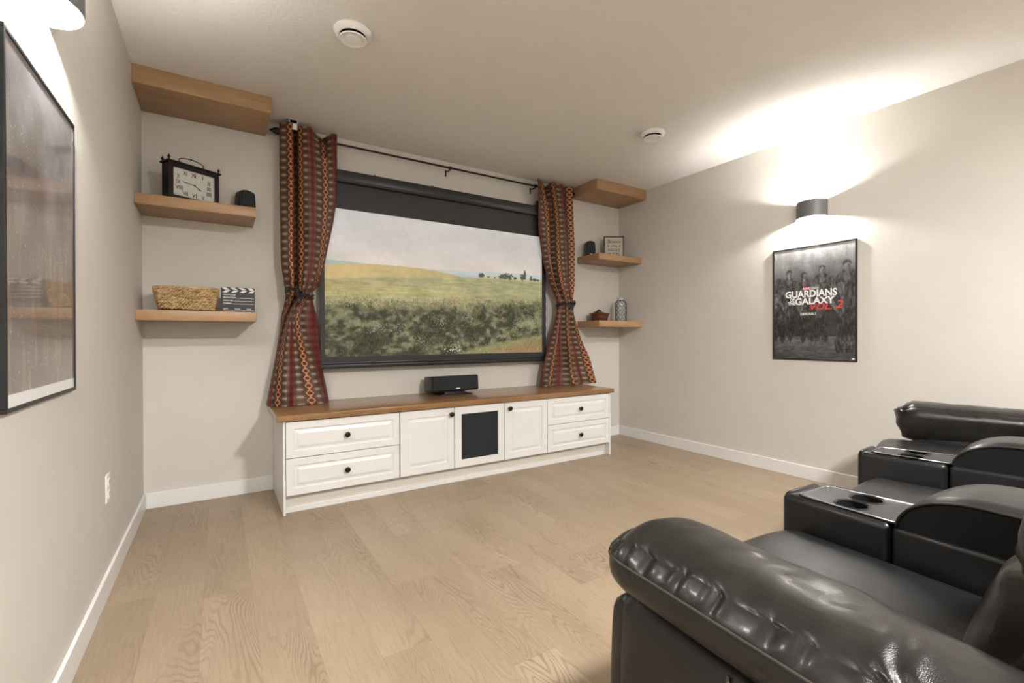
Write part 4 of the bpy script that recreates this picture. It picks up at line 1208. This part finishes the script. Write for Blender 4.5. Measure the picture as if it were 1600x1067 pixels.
def console(nf, ff, aN, aF, seed):
    J = .272
    c = link('console', wedge(nf, ff, aN, aF, -.03, J, .03, CONZ, 0, .022, 5), M_leather, sofa, smooth=50)
    link('console_rear', wedge(nf, ff, aN, aF, J+.002, 1.0, .03, CONZ-.002, .001, .016, 4), M_leather, c, smooth=50)
    # tray plate with two real holes
    t = wedge(nf, ff, aN, aF, .020, J+.07, CONZ-.0035, CONZ+.0035, .020, .0015, 2)
    me = bpy.data.meshes.new('tray'); t.to_mesh(me); t.free()
    nfv, ffv = Vector(nf+(0,)), Vector(ff+(0,))
    dM = Vector((-math.sin(math.radians((aN+aF)/2)), -math.cos(math.radians((aN+aF)/2)), 0)); side = (ffv-nfv).normalized()
    mid = (nfv+ffv)/2+dM*.150
    cups = [mid-side*.0475+Vector((0, 0, 0)), mid+side*.0475]
    R_ = .042
    # hole cutting by boolean on temporary objects
    to = bpy.data.objects.new('tmp_tray', me); C.objects.link(to)
    body = c
    cb = bmesh.new()
    for p in cups: bmesh.ops.create_cone(cb, cap_ends=True, segments=40, radius1=R_-.001, radius2=R_-.001, depth=.16, matrix=Matrix.Translation((p.x, p.y, CONZ)))
    cm = bpy.data.meshes.new('cut'); cb.to_mesh(cm); cb.free(); cut = bpy.data.objects.new('tmp_cut', cm); C.objects.link(cut)
    md = to.modifiers.new('b', 'BOOLEAN'); md.object = cut; md.operation = 'DIFFERENCE'; md.solver = 'EXACT'
    md2 = body.modifiers.new('b', 'BOOLEAN'); md2.object = cut; md2.operation = 'DIFFERENCE'; md2.solver = 'EXACT'
    bpy.context.view_layer.update(); dg = bpy.context.evaluated_depsgraph_get()
    m1 = bpy.data.meshes.new_from_object(to.evaluated_get(dg)); m2 = bpy.data.meshes.new_from_object(body.evaluated_get(dg))
    body.modifiers.clear(); body.data = m2
    for o_ in (to, cut): C.objects.unlink(o_); bpy.data.objects.remove(o_)
    tr = link('tray', m1, M_tray, c)
    for p in cups:
        link('cup_holder', lathe(B(), [(R_-.003, .003), (R_+.002, .0065), (R_+.005, .0045), (R_+.005, .0035), (R_-.0005, .001), (R_-.002, -.075), (0, -.075), (0, -.078), (R_-.0012, -.078), (R_-.0010, 0)], (p.x, p.y, CONZ), 40), M_cup, tr, smooth=40)
    # thin bright rim around the tray
    q = [nfv-dM*0+(ffv-nfv)*0]
    def P(s_, e, off):
        A = (nfv+Vector((-math.sin(math.radians(aN)), -math.cos(math.radians(aN)), 0))*s_+side*off) if e == 0 else (ffv+Vector((-math.sin(math.radians(aF)), -math.cos(math.radians(aF)), 0))*s_-side*off)
        return Vector((A.x, A.y, CONZ+.003))
    tube_pts = [P(J+.06, 0, .018), P(.03, 0, .018), P(.019, 0, .026), P(.019, 1, .026), P(.03, 1, .018), P(J+.06, 1, .018)]
    link('tray_rim', tube(B(), tube_pts, .0032, 8), M_rim, tr, smooth=True)
    link('front_lip', tube(B(), [nfv.lerp(ffv, t_)-dM*.012+Vector((0, 0, CONZ-.012)) for t_ in (.03, .07, .14, .5, .86, .93, .97)], [.004, .012, .017, .017, .017, .012, .004], 14), M_leather, c, smooth=50)
    # arm pad block behind the tray: quarter-round front, piped edges
    aNr, aFr = [Vector((-math.sin(math.radians(a)), -math.cos(math.radians(a)), 0)) for a in (aN, aF)]
    bm = B(); rows = []; s_a, s_b = J+.012, .97
    prof = []
    for k in range(15):
        t_ = math.pi/2*k/14; prof.append((s_a+.150*(1-math.sin(t_)**.85*1.0) if 0 else s_a+.17*(1-math.cos(t_)), .115*math.sin(t_)))
    for k in range(1, 20): prof.append((s_a+.17+(s_b-s_a-.17)*k/19, .115-.004*k/19))
    prof.append((s_b, 0.0))
    nc = 14
    for s_, h in prof:
        A = nfv+aNr*s_+side*.010; Bv = ffv+aFr*s_-side*.010; row = []
        for j in range(nc+1):
            t_ = j/nc; p = A.lerp(Bv, t_); e = abs(2*t_-1)
            hh = h*(1+.06*(1-e*e))-.010*max(0, e-.85)/.15*(h/.115)
            row.append(bm.verts.new((p.x, p.y, CONZ-.004+hh)))
        rows.append(row)
    for a, b2 in zip(rows, rows[1:]):
        for j in range(nc): bm.faces.new([a[j], a[j+1], b2[j+1], b2[j]])
    # sides down to the console
    for e in (0, nc):
        base = [bm.verts.new((r_[e].co.x, r_[e].co.y, CONZ-.004)) for r_ in rows]
        for k in range(len(rows)-1):
            f = [rows[k][e], rows[k+1][e], base[k+1], base[k]]
            if len({tuple(round(x, 6) for x in v.co) for v in f}) >= 3: bm.faces.new(f)
    pipes = [[rows[k][e].co.copy()+Vector((0, 0, -.002))-side*(.001 if e == 0 else -.001) for k in range(len(rows)-1)] for e in (0, nc)]
    bmesh.ops.remove_doubles(bm, verts=bm.verts, dist=1e-5)
    pad = link('console_pad', bm, M_leather, c, smooth=45)
    for pp in pipes: link('piping', tube(B(), pp, .0042, 7), M_leather_worn, pad, smooth=True)
    for pp, sg in ((pipes[0], -1), (pipes[1], 1)):
        bm = B(); inner = [p-side*sg*.014+Vector((0, 0, .0035)) for p in pp[4:]]
        for k in range(len(inner)-1):
            seg_n = max(1, int((inner[k+1]-inner[k]).length/.009))
            for q_ in range(seg_n):
                a = inner[k].lerp(inner[k+1], (q_+.15)/seg_n); b2 = inner[k].lerp(inner[k+1], (q_+.75)/seg_n); tube(bm, [a, b2], .0011, 5)
        link('stitching', bm, M_thread, pad, smooth=True)

M_cup = simple('cup_holder_black', (.012, .012, .013), .2)
M_rim = simple('tray_rim_chrome', (.32, .32, .33), .25, metal=.9)
S1 = frame(1.688, -3.06, -4.0); S2 = frame(2.530, -3.030, 6.5); S3 = frame(3.326, -2.870, 17.0)
for Mx, w_, sd in ((S1, .612, 1.3), (S2, .630, 4.7), (S3, .612, 8.9)):
    seat(Mx, w_, sd, .032 if sd > 8 else 0, .02 if sd > 8 else 0); backrest(Mx, w_, sd)
armrest(S1, -.306, -1, 2.2, True)
armrest(S3, .306, 1, 6.6, False)
console((1.995, -3.10), (2.201, -3.109), 4.1, -5.35, 0)
console((2.858, -2.989), (3.03, -2.977), -7.2, -16.7, 1)
